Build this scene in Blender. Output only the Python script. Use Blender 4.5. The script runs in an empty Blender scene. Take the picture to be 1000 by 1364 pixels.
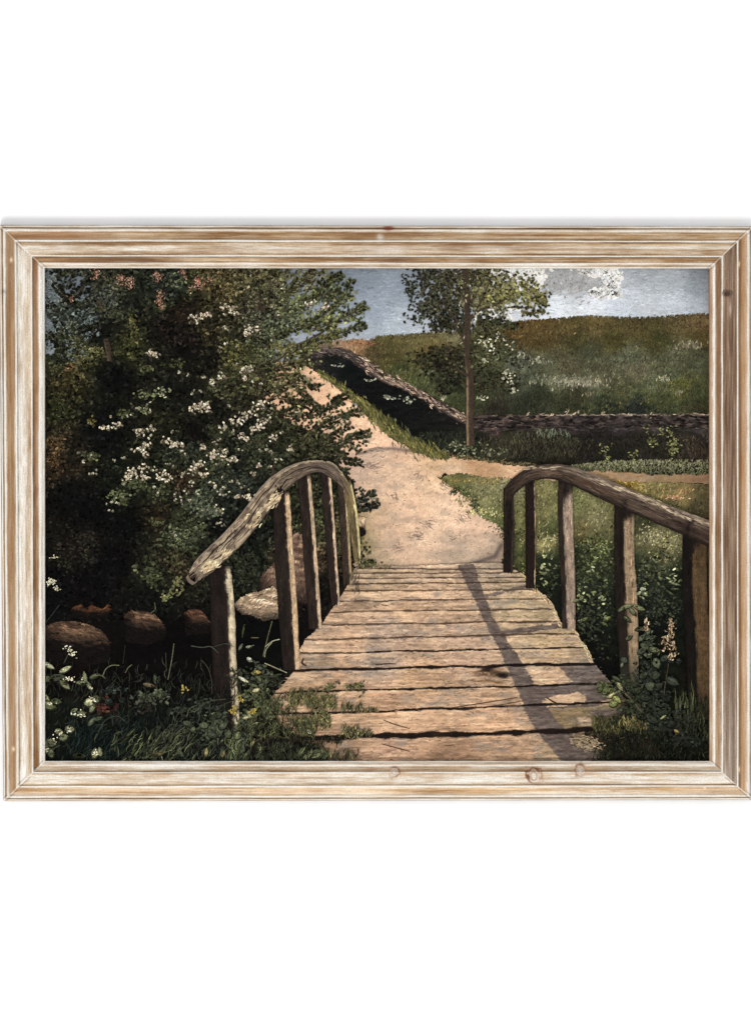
import bpy, math
import numpy as np

# ------------------------------------------------------------------ camera, world, lamps, exposure
scene = bpy.context.scene
CAM_D = 4.0
REF = 0.020                                   # depth of the frame plane that carries photo millimetres
cam_data = bpy.data.cameras.new("camera")
cam = bpy.data.objects.new("camera", cam_data)
scene.collection.objects.link(cam)
cam.location = (0, -CAM_D, 0)
cam.rotation_euler = (math.radians(90), 0, 0)
cam_data.sensor_fit = 'HORIZONTAL'
cam_data.sensor_width = 36
cam_data.lens = 36 * (CAM_D - REF)
cam_data.clip_end = 100
scene.camera = cam

world = bpy.data.worlds.new("World")
scene.world = world
world.use_nodes = True
bg = world.node_tree.nodes["Background"]
bg.inputs[0].default_value = (0.985, 0.99, 1.0, 1)
bg.inputs[1].default_value = 0.95

def area(name, loc, size, power, color=(1, 1, 1)):
    d = bpy.data.lights.new(name, 'AREA')
    d.size = size; d.energy = power; d.color = color
    o = bpy.data.objects.new(name, d)
    scene.collection.objects.link(o)
    o.location = loc
    from mathutils import Vector
    o.rotation_euler = (Vector((0, 0, 0)) - Vector(loc)).to_track_quat('-Z', 'Y').to_euler()
    return o
area("key_lamp", (-1.1, -3.2, -2.3), 0.9, 68, (1.0, 0.985, 0.96))

scene.view_settings.view_transform = 'Standard'
scene.view_settings.look = 'None'
scene.view_settings.exposure = 0
scene.view_settings.gamma = 1

K = 1.20                                      # light that falls on the wall plane; reflectance = seen / K
rng = np.random.default_rng(7)
U = rng.uniform
N = rng.normal

# ------------------------------------------------------------------ helpers
def lin(c):
    c = np.clip(np.asarray(c, float), 0, 255) / 255.0
    l = np.where(c <= 0.04045, c / 12.92, ((c + 0.055) / 1.055) ** 2.4)
    return l / K

def pigment(c, sat=1.0, gain=1.0, warm=1.0):
    """the painter's palette: deep shadows, bright lights, muted greens"""
    c = np.clip(np.asarray(c, float), 0, 255).copy()
    c[:, 1] = np.minimum(c[:, 1], np.maximum(c[:, 0], c[:, 2] * .96) * 1.05 + 2)
    c[:, 2] *= warm
    x = c / 255.0 * gain
    lum = x.mean(1, keepdims=True)
    x = lum + (x - lum) * sat
    return np.clip(x * (0.83 + 0.33 * lum), 0, 1) * 255

def hash2(ix, iy, seed):
    h = (ix.astype(np.int64) * 374761393 + iy.astype(np.int64) * 668265263 + seed * 1442695041) & 0xffffffff
    h = ((h ^ (h >> 13)) * 1274126177) & 0xffffffff
    h = ((h ^ (h >> 16)) * 2246822519) & 0xffffffff
    h = h ^ (h >> 15)
    return (h & 0xffffff) / float(0xffffff)

def vn(x, y, seed=0):
    x = np.asarray(x, float); y = np.asarray(y, float)
    x0 = np.floor(x); y0 = np.floor(y)
    fx = x - x0; fy = y - y0
    fx = fx * fx * (3 - 2 * fx); fy = fy * fy * (3 - 2 * fy)
    a = hash2(x0, y0, seed); b = hash2(x0 + 1, y0, seed)
    c = hash2(x0, y0 + 1, seed); d = hash2(x0 + 1, y0 + 1, seed)
    return (a * (1 - fx) + b * fx) * (1 - fy) + (c * (1 - fx) + d * fx) * fy

def fbm(x, y, seed=0, oct=4):
    s = 0; a = 0.5; t = 0
    for k in range(oct):
        s = s + a * vn(x * 2 ** k + 17.3 * k, y * 2 ** k - 9.1 * k, seed + k * 31)
        t += a; a *= 0.55
    return s / t                              # 0..1, mean .5

def inpoly(x, y, poly):
    x = np.asarray(x, float); y = np.asarray(y, float)
    r = np.zeros(x.shape, bool)
    n = len(poly)
    for i in range(n):
        x1, y1 = poly[i]; x2, y2 = poly[(i + 1) % n]
        if y1 == y2: continue
        c = ((y1 > y) != (y2 > y)) & (x < (x2 - x1) * (y - y1) / (y2 - y1) + x1)
        r ^= c
    return r

def distline(x, y, pts):
    """distance to a polyline"""
    x = np.asarray(x, float); y = np.asarray(y, float)
    best = np.full(x.shape, 1e9)
    for (x1, y1), (x2, y2) in zip(pts[:-1], pts[1:]):
        dx, dy = x2 - x1, y2 - y1
        t = np.clip(((x - x1) * dx + (y - y1) * dy) / (dx * dx + dy * dy + 1e-9), 0, 1)
        best = np.minimum(best, np.hypot(x - x1 - t * dx, y - y1 - t * dy))
    return best

def field(pts, soft=18.0):
    P = np.array([(p[0], p[1]) for p in pts], float)
    C = np.array([p[2] for p in pts], float)
    def f(x, y):
        x = np.asarray(x, float); y = np.asarray(y, float)
        ws = 0; cs = 0
        for (px, py), c in zip(P, C):
            w = 1.0 / ((x - px) ** 2 + (y - py) ** 2 + soft * soft) ** 2
            ws = ws + w; cs = cs + w[..., None] * c
        return cs / ws[..., None]
    return f

def sm(a, b, x):
    t = np.clip((x - a) / (b - a), 0, 1)
    return t * t * (3 - 2 * t)

def mix(a, b, t):
    t = np.asarray(t)[..., None]
    return np.asarray(a, float) * (1 - t) + np.asarray(b, float) * t

def catmull(pts, n):
    pts = np.array(pts, float)
    P = np.vstack([2 * pts[0] - pts[1], pts, 2 * pts[-1] - pts[-2]])
    seg = len(pts) - 1
    u = np.linspace(0, seg, n); i = np.minimum(u.astype(int), seg - 1); t = (u - i)[:, None]
    p0, p1, p2, p3 = P[i], P[i + 1], P[i + 2], P[i + 3]
    return 0.5 * (2 * p1 + (p2 - p0) * t + (2 * p0 - 5 * p1 + 4 * p2 - p3) * t ** 2 + (3 * p1 - p0 - 3 * p2 + p3) * t ** 3)

# ------------------------------------------------------------------ materials
def new_mat(name):
    m = bpy.data.materials.new(name); m.use_nodes = True
    return m, m.node_tree, m.node_tree.nodes["Principled BSDF"]

def paint_material(name, lo, hi, relief):
    m, nt, b = new_mat(name)
    at = nt.nodes.new("ShaderNodeAttribute"); at.attribute_name = "Col"
    tc = nt.nodes.new("ShaderNodeTexCoord")
    n1 = nt.nodes.new("ShaderNodeTexNoise"); n1.inputs["Scale"].default_value = 620
    n1.inputs["Detail"].default_value = 3; n1.inputs["Roughness"].default_value = 0.7
    mp = nt.nodes.new("ShaderNodeMapRange")
    mp.inputs["From Min"].default_value = 0.28; mp.inputs["From Max"].default_value = 0.72
    mp.inputs["To Min"].default_value = lo; mp.inputs["To Max"].default_value = hi
    mx = nt.nodes.new("ShaderNodeVectorMath"); mx.operation = 'SCALE'
    nt.links.new(tc.outputs["Object"], n1.inputs["Vector"])
    nt.links.new(n1.outputs["Fac"], mp.inputs["Value"])
    nt.links.new(at.outputs["Color"], mx.inputs[0]); nt.links.new(mp.outputs["Result"], mx.inputs["Scale"])
    nt.links.new(mx.outputs[0], b.inputs["Base Color"])
    # canvas weave and bristle relief
    mpn = nt.nodes.new("ShaderNodeMapping"); mpn.inputs["Scale"].default_value = (1, 1, 2.2)
    n2 = nt.nodes.new("ShaderNodeTexNoise"); n2.inputs["Scale"].default_value = 420; n2.inputs["Detail"].default_value = 4
    nt.links.new(tc.outputs["Object"], mpn.inputs["Vector"]); nt.links.new(mpn.outputs[0], n2.inputs["Vector"])
    bp = nt.nodes.new("ShaderNodeBump"); bp.inputs["Strength"].default_value = relief; bp.inputs["Distance"].default_value = 0.0006
    nt.links.new(n2.outputs["Fac"], bp.inputs["Height"]); nt.links.new(bp.outputs[0], b.inputs["Normal"])
    b.inputs["Roughness"].default_value = 0.75
    b.inputs["Specular IOR Level"].default_value = 0.02
    return m

def wood_material():
    m, nt, b = new_mat("whitewashed_pine")
    at = nt.nodes.new("ShaderNodeAttribute"); at.attribute_name = "Col"
    tc = nt.nodes.new("ShaderNodeTexCoord")
    n1 = nt.nodes.new("ShaderNodeTexNoise"); n1.inputs["Scale"].default_value = 700; n1.inputs["Detail"].default_value = 3
    mp = nt.nodes.new("ShaderNodeMapRange")
    mp.inputs["From Min"].default_value = 0.3; mp.inputs["From Max"].default_value = 0.7
    mp.inputs["To Min"].default_value = 0.84; mp.inputs["To Max"].default_value = 1.16
    mx = nt.nodes.new("ShaderNodeVectorMath"); mx.operation = 'SCALE'
    nt.links.new(tc.outputs["Object"], n1.inputs["Vector"]); nt.links.new(n1.outputs["Fac"], mp.inputs["Value"])
    nt.links.new(at.outputs["Color"], mx.inputs[0]); nt.links.new(mp.outputs["Result"], mx.inputs["Scale"])
    nt.links.new(mx.outputs[0], b.inputs["Base Color"])
    bp = nt.nodes.new("ShaderNodeBump"); bp.inputs["Strength"].default_value = 0.3; bp.inputs["Distance"].default_value = 0.0005
    nt.links.new(n1.outputs["Fac"], bp.inputs["Height"]); nt.links.new(bp.outputs[0], b.inputs["Normal"])
    b.inputs["Roughness"].default_value = 0.6
    b.inputs["Specular IOR Level"].default_value = 0.2
    return m

def wall_material():
    m, nt, b = new_mat("white_wall_paint")
    tc = nt.nodes.new("ShaderNodeTexCoord")
    n1 = nt.nodes.new("ShaderNodeTexNoise"); n1.inputs["Scale"].default_value = 180; n1.inputs["Detail"].default_value = 4
    nt.links.new(tc.outputs["Object"], n1.inputs["Vector"])
    bp = nt.nodes.new("ShaderNodeBump"); bp.inputs["Strength"].default_value = 0.08; bp.inputs["Distance"].default_value = 0.0005
    nt.links.new(n1.outputs["Fac"], bp.inputs["Height"]); nt.links.new(bp.outputs[0], b.inputs["Normal"])
    b.inputs["Base Color"].default_value = (0.93, 0.93, 0.93, 1)
    b.inputs["Roughness"].default_value = 0.9
    b.inputs["Specular IOR Level"].default_value = 0.1
    return m

PAINT = paint_material("oil_paint", .58, 1.44, .45); THIN = paint_material("thin_oil_paint", .80, 1.2, .3); WOOD = wood_material(); WALL = wall_material()

def build_mesh(name, V, F, C, mat, parent=None, smooth=False):
    """V (n,3) world metres, F (m,4), C (n,3) photo colours"""
    me = bpy.data.meshes.new(name)
    V = np.ascontiguousarray(V, dtype=np.float32); F = np.ascontiguousarray(F, dtype=np.int32)
    me.vertices.add(len(V)); me.vertices.foreach_set("co", V.ravel())
    me.loops.add(F.size); me.loops.foreach_set("vertex_index", F.ravel())
    me.polygons.add(len(F))
    me.polygons.foreach_set("loop_start", np.arange(0, F.size, 4, dtype=np.int32))
    me.update(calc_edges=True)
    a = me.color_attributes.new("Col", 'FLOAT_COLOR', 'POINT')
    cc = np.ones((len(V), 4), np.float32); cc[:, :3] = lin(C)
    a.data.foreach_set("color", cc.ravel())
    me.polygons.foreach_set("use_smooth", np.full(len(F), smooth))
    me.materials.append(mat)
    o = bpy.data.objects.new(name, me)
    scene.collection.objects.link(o)
    if parent is not None: o.parent = parent
    return o

def tag(o, label=None, category=None, group=None, kind=None):
    if label: o["label"] = label
    if category: o["category"] = category
    if group: o["group"] = group
    if kind: o["kind"] = kind
    return o

BX0, BX1, BY0, BY1 = 51, 953, 349, 1022      # painted cloth, a little larger than the opening
BASE = 0.0040
class Paint:
    """one painted motif: thin dabs of oil paint laid on the canvas"""
    sat = 0.84; gain = 1.0; mat = None
    level = 0
    def __init__(s, name, label=None, thick=0.00018):
        s.name = name; s.label = label; s.V = []; s.F = []; s.C = []; s.n = 0
        s.z0 = BASE + 0.0002 * (Paint.level + 1); Paint.level += 1
        s.thick = thick; s.batches = []
    def grid(s, poly, cf, step=1.5, edge=None):
        xs = [p[0] for p in poly]; ys = [p[1] for p in poly]
        x0, x1 = max(min(xs), BX0), min(max(xs), BX1); y0, y1 = max(min(ys), BY0), min(max(ys), BY1)
        nx = max(int((x1 - x0) / step) + 1, 2); ny = max(int((y1 - y0) / step) + 1, 2)
        X, Y = np.meshgrid(np.linspace(x0, x1, nx), np.linspace(y0, y1, ny))
        i = np.arange(nx * ny).reshape(ny, nx)
        F = np.stack([i[:-1, :-1], i[1:, :-1], i[1:, 1:], i[:-1, 1:]], -1).reshape(-1, 4)
        fx = X.ravel()[F].mean(1); fy = Y.ravel()[F].mean(1)
        if edge:                               # ragged brush edge
            fx2 = fx + (fbm(fx / 6, fy / 6, 5) - .5) * edge * 2; fy2 = fy + (fbm(fx / 6, fy / 6, 9) - .5) * edge * 2
        else: fx2, fy2 = fx, fy
        F = F[inpoly(fx2, fy2, poly)]
        used = np.unique(F); remap = np.full(nx * ny, -1); remap[used] = np.arange(len(used))
        xy = np.stack([X.ravel()[used], Y.ravel()[used]], -1)
        s.batches.append((xy, remap[F], cf(xy[:, 0], xy[:, 1]), 'flat'))
    def _pieces(s, PX, PY, col, ok):
        PX, PY, col = PX[ok], PY[ok], col[ok]
        if len(PX): s.batches.append((PX, PY, col, 'dabs'))
    def dab(s, x, y, L, W, ang, col, bend=0.0):
        """tapered stroke; ang in degrees, 90 = upwards"""
        x, y, L, W, ang, bend = [np.broadcast_to(np.asarray(v, float), np.shape(x)) for v in (x, y, L, W, ang, bend)]
        col = np.broadcast_to(np.asarray(col, float), x.shape + (3,))
        a = np.radians(ang)
        us = (-.5, -.18, .2, .5); ws = (.35, 1, .85, .08)
        PX = np.empty(x.shape + (8,)); PY = np.empty_like(PX)
        for k, (u, w) in enumerate(zip(us, ws)):
            aa = a + bend * u
            cx = x + np.cos(a) * L * u - np.sin(a) * bend * L * (u * u - .1)
            cy = y - np.sin(a) * L * u - np.cos(a) * bend * L * (u * u - .1)
            nx, ny = np.sin(aa), np.cos(aa)
            PX[..., k] = cx + nx * W * w / 2; PY[..., k] = cy + ny * W * w / 2
            PX[..., 7 - k] = cx - nx * W * w / 2; PY[..., 7 - k] = cy - ny * W * w / 2
        ok = (x > BX0) & (x < BX1) & (y > BY0) & (y < BY1)
        s._pieces(PX, PY, col, ok)
    def oval(s, x, y, rx, ry, ang, col):
        x, y, rx, ry, ang = [np.broadcast_to(np.asarray(v, float), np.shape(x)) for v in (x, y, rx, ry, ang)]
        col = np.broadcast_to(np.asarray(col, float), x.shape + (3,))
        a = np.radians(ang); t = np.radians(22.5 + 45 * np.arange(8))
        j = 1 + N(0, .10, x.shape + (8,))
        ex = np.cos(t) * rx[..., None] * j; ey = np.sin(t) * ry[..., None] * j
        PX = x[..., None] + ex * np.cos(a)[..., None] - ey * np.sin(a)[..., None]
        PY = y[..., None] - ex * np.sin(a)[..., None] - ey * np.cos(a)[..., None]
        ok = (x > BX0) & (x < BX1) & (y > BY0) & (y < BY1)
        s._pieces(PX, PY, col, ok)
    def beam(s, pts, cf, n=None, m=14, wob=0.0, seed=0):
        """pts: (x, y, width) centreline; cf(s_px, t(-1 left/top..1 right/bottom), x, y)"""
        p = np.array(pts, float)
        length = np.hypot(np.diff(p[:, 0]), np.diff(p[:, 1])).sum()
        n = n or max(int(length / 1.3), 6)
        q = catmull(pts, n) if len(pts) > 2 else np.array([p[0] * (1 - t) + p[1] * t for t in np.linspace(0, 1, n)])
        d = np.gradient(q[:, :2], axis=0); d /= np.hypot(d[:, 0], d[:, 1])[:, None] + 1e-9
        nrm = np.stack([-d[:, 1], d[:, 0]], -1)
        S = np.linspace(0, length, n)
        T = np.linspace(-1, 1, m)
        SS, TT = np.meshgrid(S, T, indexing='ij')
        half = q[:, 2:3] / 2 * (1 + wob * (fbm(S / 9.0, S * 0 + 3, seed) - .5))[:, None]
        off = half * T[None, :] + wob * 3 * (fbm(S / 14.0, S * 0 + 9, seed + 1) - .5)[:, None]
        X = q[:, 0:1] + nrm[:, 0:1] * off; Y = q[:, 1:2] + nrm[:, 1:2] * off
        i = np.arange(n * m).reshape(n, m)
        F = np.stack([i[:-1, :-1], i[1:, :-1], i[1:, 1:], i[:-1, 1:]], -1).reshape(-1, 4)
        X = X.ravel(); Y = Y.ravel()
        ok = ((X[F] > BX0) & (X[F] < BX1) & (Y[F] > BY0) & (Y[F] < BY1)).all(1)
        s.batches.append((np.stack([X, Y], -1), F[ok], cf(SS.ravel(), TT.ravel(), X, Y), 'flat'))
    def build(s, parent):
        tot = sum(len(b[0]) if b[3] == 'dabs' else 1 for b in s.batches)
        V = []; F = []; C = []; n = 0; k = 0
        nflat = sum(1 for b in s.batches if b[3] != 'dabs'); nd = max(tot - nflat, 1)
        z = s.z0
        dz = s.thick / tot if tot else 0
        step_flat = 0.00001 if nflat < 8 else s.thick * .4 / nflat
        dzd = (s.thick - step_flat * nflat) / nd
        for b in s.batches:
            if b[3] == 'flat':
                z += step_flat
                xy, f, c = b[:3]
                v = np.column_stack([(xy[:, 0] - 500) / 1000, np.full(len(xy), -z), (682 - xy[:, 1]) / 1000])
                V.append(v); F.append(f[:, ::-1] + n); C.append(c); n += len(v)
            else:
                PX, PY, c = b[:3]; m = len(PX)
                zz = z + dzd * (1 + np.arange(m)); z = z + dzd * m
                v = np.stack([(PX - 500) / 1000, np.broadcast_to(-zz[:, None], PX.shape), (682 - PY) / 1000], -1).reshape(-1, 3)
                base = n + 8 * np.arange(m)[:, None, None]
                q = np.array([[0, 1, 6, 7], [1, 2, 5, 6], [2, 3, 4, 5]])[None]
                V.append(v); F.append((base + q).reshape(-1, 4)); C.append(np.repeat(c, 8, axis=0)); n += 8 * m
        V = np.vstack(V); F = np.vstack(F); C = np.vstack(C)
        used = np.unique(F); rm = np.full(len(V), -1); rm[used] = np.arange(len(used))
        o = build_mesh(s.name, V[used], rm[F], pigment(C[used], s.sat, s.gain, .92 if s.name in ('painted_hillside', 'painted_meadow', 'painted_bushes', 'painted_tree', 'painted_grass_verge', 'painted_undergrowth', 'painted_weeds') else 1.0), s.mat or PAINT, parent)
        tag(o, s.label)
        return o

def jit(c, a=.12, h=6):
    c = np.asarray(c, float)
    return np.clip(c * (1 + N(0, a, c.shape[:-1] + (1,))) + N(0, h * .6, c.shape[:-1] + (1,)) + N(0, h * .28, c.shape), 3, 250)

def scatter(poly, n):
    xs = [p[0] for p in poly]; ys = [p[1] for p in poly]
    x = U(max(min(xs), BX0), min(max(xs), BX1), n); y = U(max(min(ys), BY0), min(max(ys), BY1), n)
    ok = inpoly(x, y, poly)
    return x[ok], y[ok]

# ------------------------------------------------------------------ wall
def wall():
    w, h, t = 6.0, 6.0, 0.12
    V = [(-w, 0, -h), (w, 0, -h), (w, 0, h), (-w, 0, h), (-w, t, -h), (w, t, -h), (w, t, h), (-w, t, h)]
    F = [(0, 1, 2, 3), (5, 4, 7, 6), (4, 0, 3, 7), (1, 5, 6, 2), (3, 2, 6, 7), (4, 5, 1, 0)]
    me = bpy.data.meshes.new("wall"); me.from_pydata(V, [], F); me.materials.append(WALL)
    o = bpy.data.objects.new("wall", me); scene.collection.objects.link(o)
    tag(o, "plain white wall behind the framed landscape painting", "wall", kind="structure")
wall()

root = bpy.data.objects.new("framed_painting", None)
scene.collection.objects.link(root)
root.location = (0, 0, 0)
tag(root, "rural footbridge landscape painting in a distressed whitewashed pine frame on white wall", "framed painting")

# ------------------------------------------------------------------ frame: four mitred moulding lengths
OUT = dict(tl=(-2.5, 298.2), tr=(1004.5, 300), br=(1004.5, 1067), bl=(3, 1068.5))
INN = dict(tl=(58.5, 356), tr=(945.5, 356.5), br=(945.5, 1014.8), bl=(59.0, 1014.8))
PT = np.array([0, .02, .045, .06, .075, .095, .13, .155, .17, .24, .32, .365, .385, .405, .42, .46, .55, .65, .705, .725, .745, .76, .81, .865, .885, .92, .95, 1.0])
PH = np.array([9, 15, 17.5, 17, 15.5, 17.5, 20, 19, 18.2, 19, 22, 24.5, 27, 26.5, 24.2, 23.8, 24.2, 23.6, 23.4, 25.2, 24.8, 22.5, 19, 17.2, 18.6, 18.2, 17, 15.2])
WT = np.array([0, .02, .045, .065, .078, .09, .13, .16, .18, .25, .35, .372, .39, .408, .42, .46, .49, .56, .65, .70, .72, .745, .765, .80, .86, .88, .92, .945, .97, 1.0])
def rail(name, a, b, wh, seed, label, flip=False, special=None, tone=1.0):
    O0, O1, I0, I1 = [np.array(v, float) for v in (OUT[a], OUT[b], INN[a], INN[b])]
    L = np.hypot(*(O1 - O0))
    S = np.linspace(0, 1, int(L) + 1)
    T = np.unique(np.concatenate([np.linspace(0, 1, 84), PT]))
    SS, TT = np.meshgrid(S, T, indexing='ij')
    P = ((O0 * (1 - TT[..., None]) + I0 * TT[..., None]) * (1 - SS[..., None]) +
         (O1 * (1 - TT[..., None]) + I1 * TT[..., None]) * SS[..., None])
    X, Y = P[..., 0], P[..., 1]
    sp = SS * L
    wig = (fbm(sp / 60, TT * 0 + 2, seed + 3, 3) - .5) * .012
    Tn = np.clip(TT + wig * np.minimum(1, np.minimum(SS, 1 - SS) * 20), 0, 1)
    H = np.interp(Tn, PT, PH)
    H = H + (fbm(sp / 25, TT * 30, seed + 5) - .5) * .5
    W = np.interp(Tn, WT, np.array(wh))
    g1 = fbm(sp / 150, TT * 17, seed, 4) - .5          # long grain
    g2 = fbm(sp / 14, TT * 60, seed + 9, 4) - .5
    g3 = fbm(sp / 45, TT * 7, seed + 19, 3) - .5
    w = np.clip(W * 1.06 + g1 * .6 + g2 * .35 + g3 * .6, 0, 1)
    brown = mix(np.array((138, 99, 62)) * tone, np.array((207, 171, 126)) * tone, np.clip(.5 + g1 * 1.6 + g2 * .5 + (fbm(sp / 70, TT * 4, seed + 40, 3) - .5) * .9, 0, 1))
    white = mix((222, 211, 194), (254, 250, 242), np.clip(.5 + g2 * 1.3 + g1, 0, 1))
    col = mix(brown, white, w)
    # thin darker line along the grooves and the outer edge
    for gt, ww, k in ((.078, .012, .30), (.168, .010, .12), (.423, .012, .28), (.762, .014, .28), (.965, .012, .12), (.0, .014, .35)):
        dl = np.exp(-((Tn - gt) / ww) ** 2) * k * (.4 + 1.2 * fbm(sp / 18, TT * 0 + gt * 50, seed + 60))
        col = col * (1 - np.clip(dl, 0, .6)[..., None])
    # crisp rubbed-white arrises
    for gt, ww, k in ((.045, .010, .5), (.13, .014, .6), (.390, .011, .95), (.735, .011, .95), (.90, .014, .75), (.99, .012, .6)):
        wl = np.exp(-((Tn - gt) / ww) ** 2) * k * np.clip(.35 + 1.3 * fbm(sp / 30, TT * 0 + gt * 50, seed + 80), 0, 1)
        col = mix(col, (252, 249, 243), np.clip(wl, 0, 1))
    # mitre
    dm = np.minimum(SS, 1 - SS) * L
    col = mix(col, (246, 242, 235), np.exp(-(dm / 1.3) ** 2) * .8)
    col = mix(col, (110, 82, 58), np.exp(-((dm - 3.2) / 1.3) ** 2) * .35 * (fbm(TT * 9, dm * 0, seed + 2) > .45))
    if special is not None: col, H = special(col, H, X, Y, SS, TT, sp)
    H = H / 1000
    n, m = X.shape
    # closed section: back row, outer side, face, inner side
    cols = [(X[:, :1], Y[:, :1], H[:, :1] * 0 + .0005, col[:, :1] * .8)]
    cols.append((X, Y, H, col))
    cols.append((X[:, -1:], Y[:, -1:], H[:, -1:] * 0 + .0030, col[:, -1:] * .9))
    XX = np.hstack([c[0] for c in cols]); YY = np.hstack([c[1] for c in cols]); HH = np.hstack([c[2] for c in cols])
    CC = np.concatenate([c[3] for c in cols], axis=1)
    n, m = XX.shape
    i = np.arange(n * m).reshape(n, m); j = np.roll(i, -1, axis=1)
    F = np.stack([i[:-1], j[:-1], j[1:], i[1:]], -1).reshape(-1, 4)
    V = np.stack([(XX - 500) / 1000, -HH, (682 - YY) / 1000], -1).reshape(-1, 3)
    if flip: F = F[:, ::-1]
    o = build_mesh(name, V, F, CC.reshape(-1, 3), WOOD, root, smooth=True)
    tag(o, label)
    return o

def knot(col, H, X, Y, cx, cy, rx, ry, core, ring, ang=0.0, seed=1, deep=.8):
    a = math.radians(ang)
    dx, dy = X - cx, Y - cy
    u = (dx * math.cos(a) + dy * math.sin(a)) / rx; v = (-dx * math.sin(a) + dy * math.cos(a)) / ry
    r = np.hypot(u, v) * (1 + (fbm(X / 5, Y / 5, seed) - .5) * 1.1)
    arc = np.clip(.75 + .6 * np.sin(np.arctan2(v, u) + seed * 1.7), .1, 1)
    col = mix(col, core, np.clip(1 - sm(.5, .85, r), 0, 1) * .8)
    col = mix(col, ring, arc * np.exp(-((r - .95) / .2) ** 2) * deep * (.4 + .9 * fbm(X / 5, Y / 5, seed + 7)))
    col = mix(col, ring, np.exp(-((r - .45) / .1) ** 2) * deep * .45)
    H = H - .6 * np.exp(-(r / 1.0) ** 2)
    return col, H

def sp_bottom(col, H, X, Y, S, T, sp):
    # swirl of grain round the knots
    for (cx, cy, rx, ry, ang, dp, sd) in ((525, 1029, 6.5, 6.5, 25, .6, 1), (711, 1034, 9.5, 10.5, -20, .95, 2), (773, 1027, 8, 7.5, 40, .6, 3)):
        col = mix(col, (192, 152, 112), np.exp(-(((X - cx - 8) / 20) ** 2 + ((Y - cy) / 7) ** 2)) * .45)
        col, H = knot(col, H, X, Y, cx, cy, rx, ry, (236, 226, 212), (112, 68, 40), ang, sd, dp)
        col = mix(col, (110, 66, 44), np.exp(-(((X - cx) / (rx * .7)) ** 2 + ((Y - cy + ry) / 1.3) ** 2)) * .55)
    col = mix(col, (250, 232, 205), np.exp(-((X - 938) ** 2 + (Y - 1050) ** 2) / 3) * .9)
    return col, H
def sp_top(col, H, X, Y, S, T, sp):
    d = ((X - 517) / 8) ** 2 + ((Y - 303.5) / 3.4) ** 2
    col = mix(col, (130, 72, 55), np.exp(-d ** 2) * .9)
    col = mix(col, (240, 236, 232), np.exp(-((((X - 506) / 5) ** 2 + ((Y - 316) / 5) ** 2))) * .8)
    col = mix(col, (236, 226, 216), np.exp(-((((X - 512) / 26) ** 2 + ((Y - 334) / 5) ** 2))) * .6)
    col = mix(col, (96, 66, 44), np.exp(-((((X - 530) / 28) ** 2 + ((Y - 346) / 3) ** 2))) * .55)
    col = mix(col, (150, 96, 58), np.clip(.5 * np.exp(-((X - 70) / 60) ** 2), 0, 1) * (T > .17) * (T < .37))
    col = mix(col, (98, 70, 48), np.exp(-(((X - 170) / 60) ** 2 + ((Y - 346) / 4) ** 2)) * .45)
    return col, H
def sp_left(col, H, X, Y, S, T, sp):
    col = mix(col, (150, 112, 76), ((T > .17) & (T < .33)) * .55)
    col = mix(col, (150, 98, 62), (T > .76) * (T < .86) * .55 * np.clip(1.1 - (Y - 301) / 500, 0, 1))
    for (cx, cy) in ((15, 346), (18, 998)):
        col = mix(col, (252, 228, 196), np.exp(-(((X - cx) / 2.2) ** 2 + ((Y - cy) / 3) ** 2)) * .9)
    col = col * (1 - np.exp(-(((X - 5) / 3) ** 2 + ((Y - 388) / 3) ** 2)) * .25)[..., None]
    return col, H
def sp_right(col, H, X, Y, S, T, sp):
    g = fbm(sp / 60, T * 30, 77, 4)
    up = np.clip(1.15 - (Y - 340) / 900, .35, 1)
    z = sm(.40, .43, T) * (1 - sm(.66, .72, T))
    dark = mix((92, 66, 48), (170, 145, 122), np.clip((g - .3) * 1.9, 0, 1))
    lowgrey = mix((140, 122, 106), (218, 210, 202), np.clip((g - .3) * 2, 0, 1))
    dark = mix(dark, lowgrey, sm(760, 1030, Y) * .8 + 0 * Y)
    col = mix(col, dark, z * .88)
    z2 = sm(.26, .33, T) * (1 - sm(.355, .375, T))
    col = mix(col, (112, 76, 48), z2 * .75 * (1 - .3 * g))
    col = mix(col, (206, 160, 118), (sm(.16, .2, T) * (1 - sm(.27, .32, T))) * .6)
    z3 = sm(.76, .79, T) * (1 - sm(.84, .88, T))
    col = mix(col, (122, 80, 50), z3 * .65 * up)
    z4 = sm(.955, .985, T)
    col = mix(col, (150, 100, 68), z4 * .6 * up)
    col, H = knot(col, H, X, Y, 968, 391, 6.5, 5, (58, 40, 32), (78, 54, 42), 0, 9, .9)
    col = mix(col, (238, 225, 210), np.exp(-(((X - 972) / 1.6) ** 2 + ((Y - 412) / 9) ** 2)) * .6)
    for (cx, cy) in ((983.5, 352), (983.5, 1025)):
        col = mix(col, (255, 226, 190), np.exp(-(((X - cx) / 1.8) ** 2 + ((Y - cy) / 4) ** 2)) * .9)
    return col, H
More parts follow.
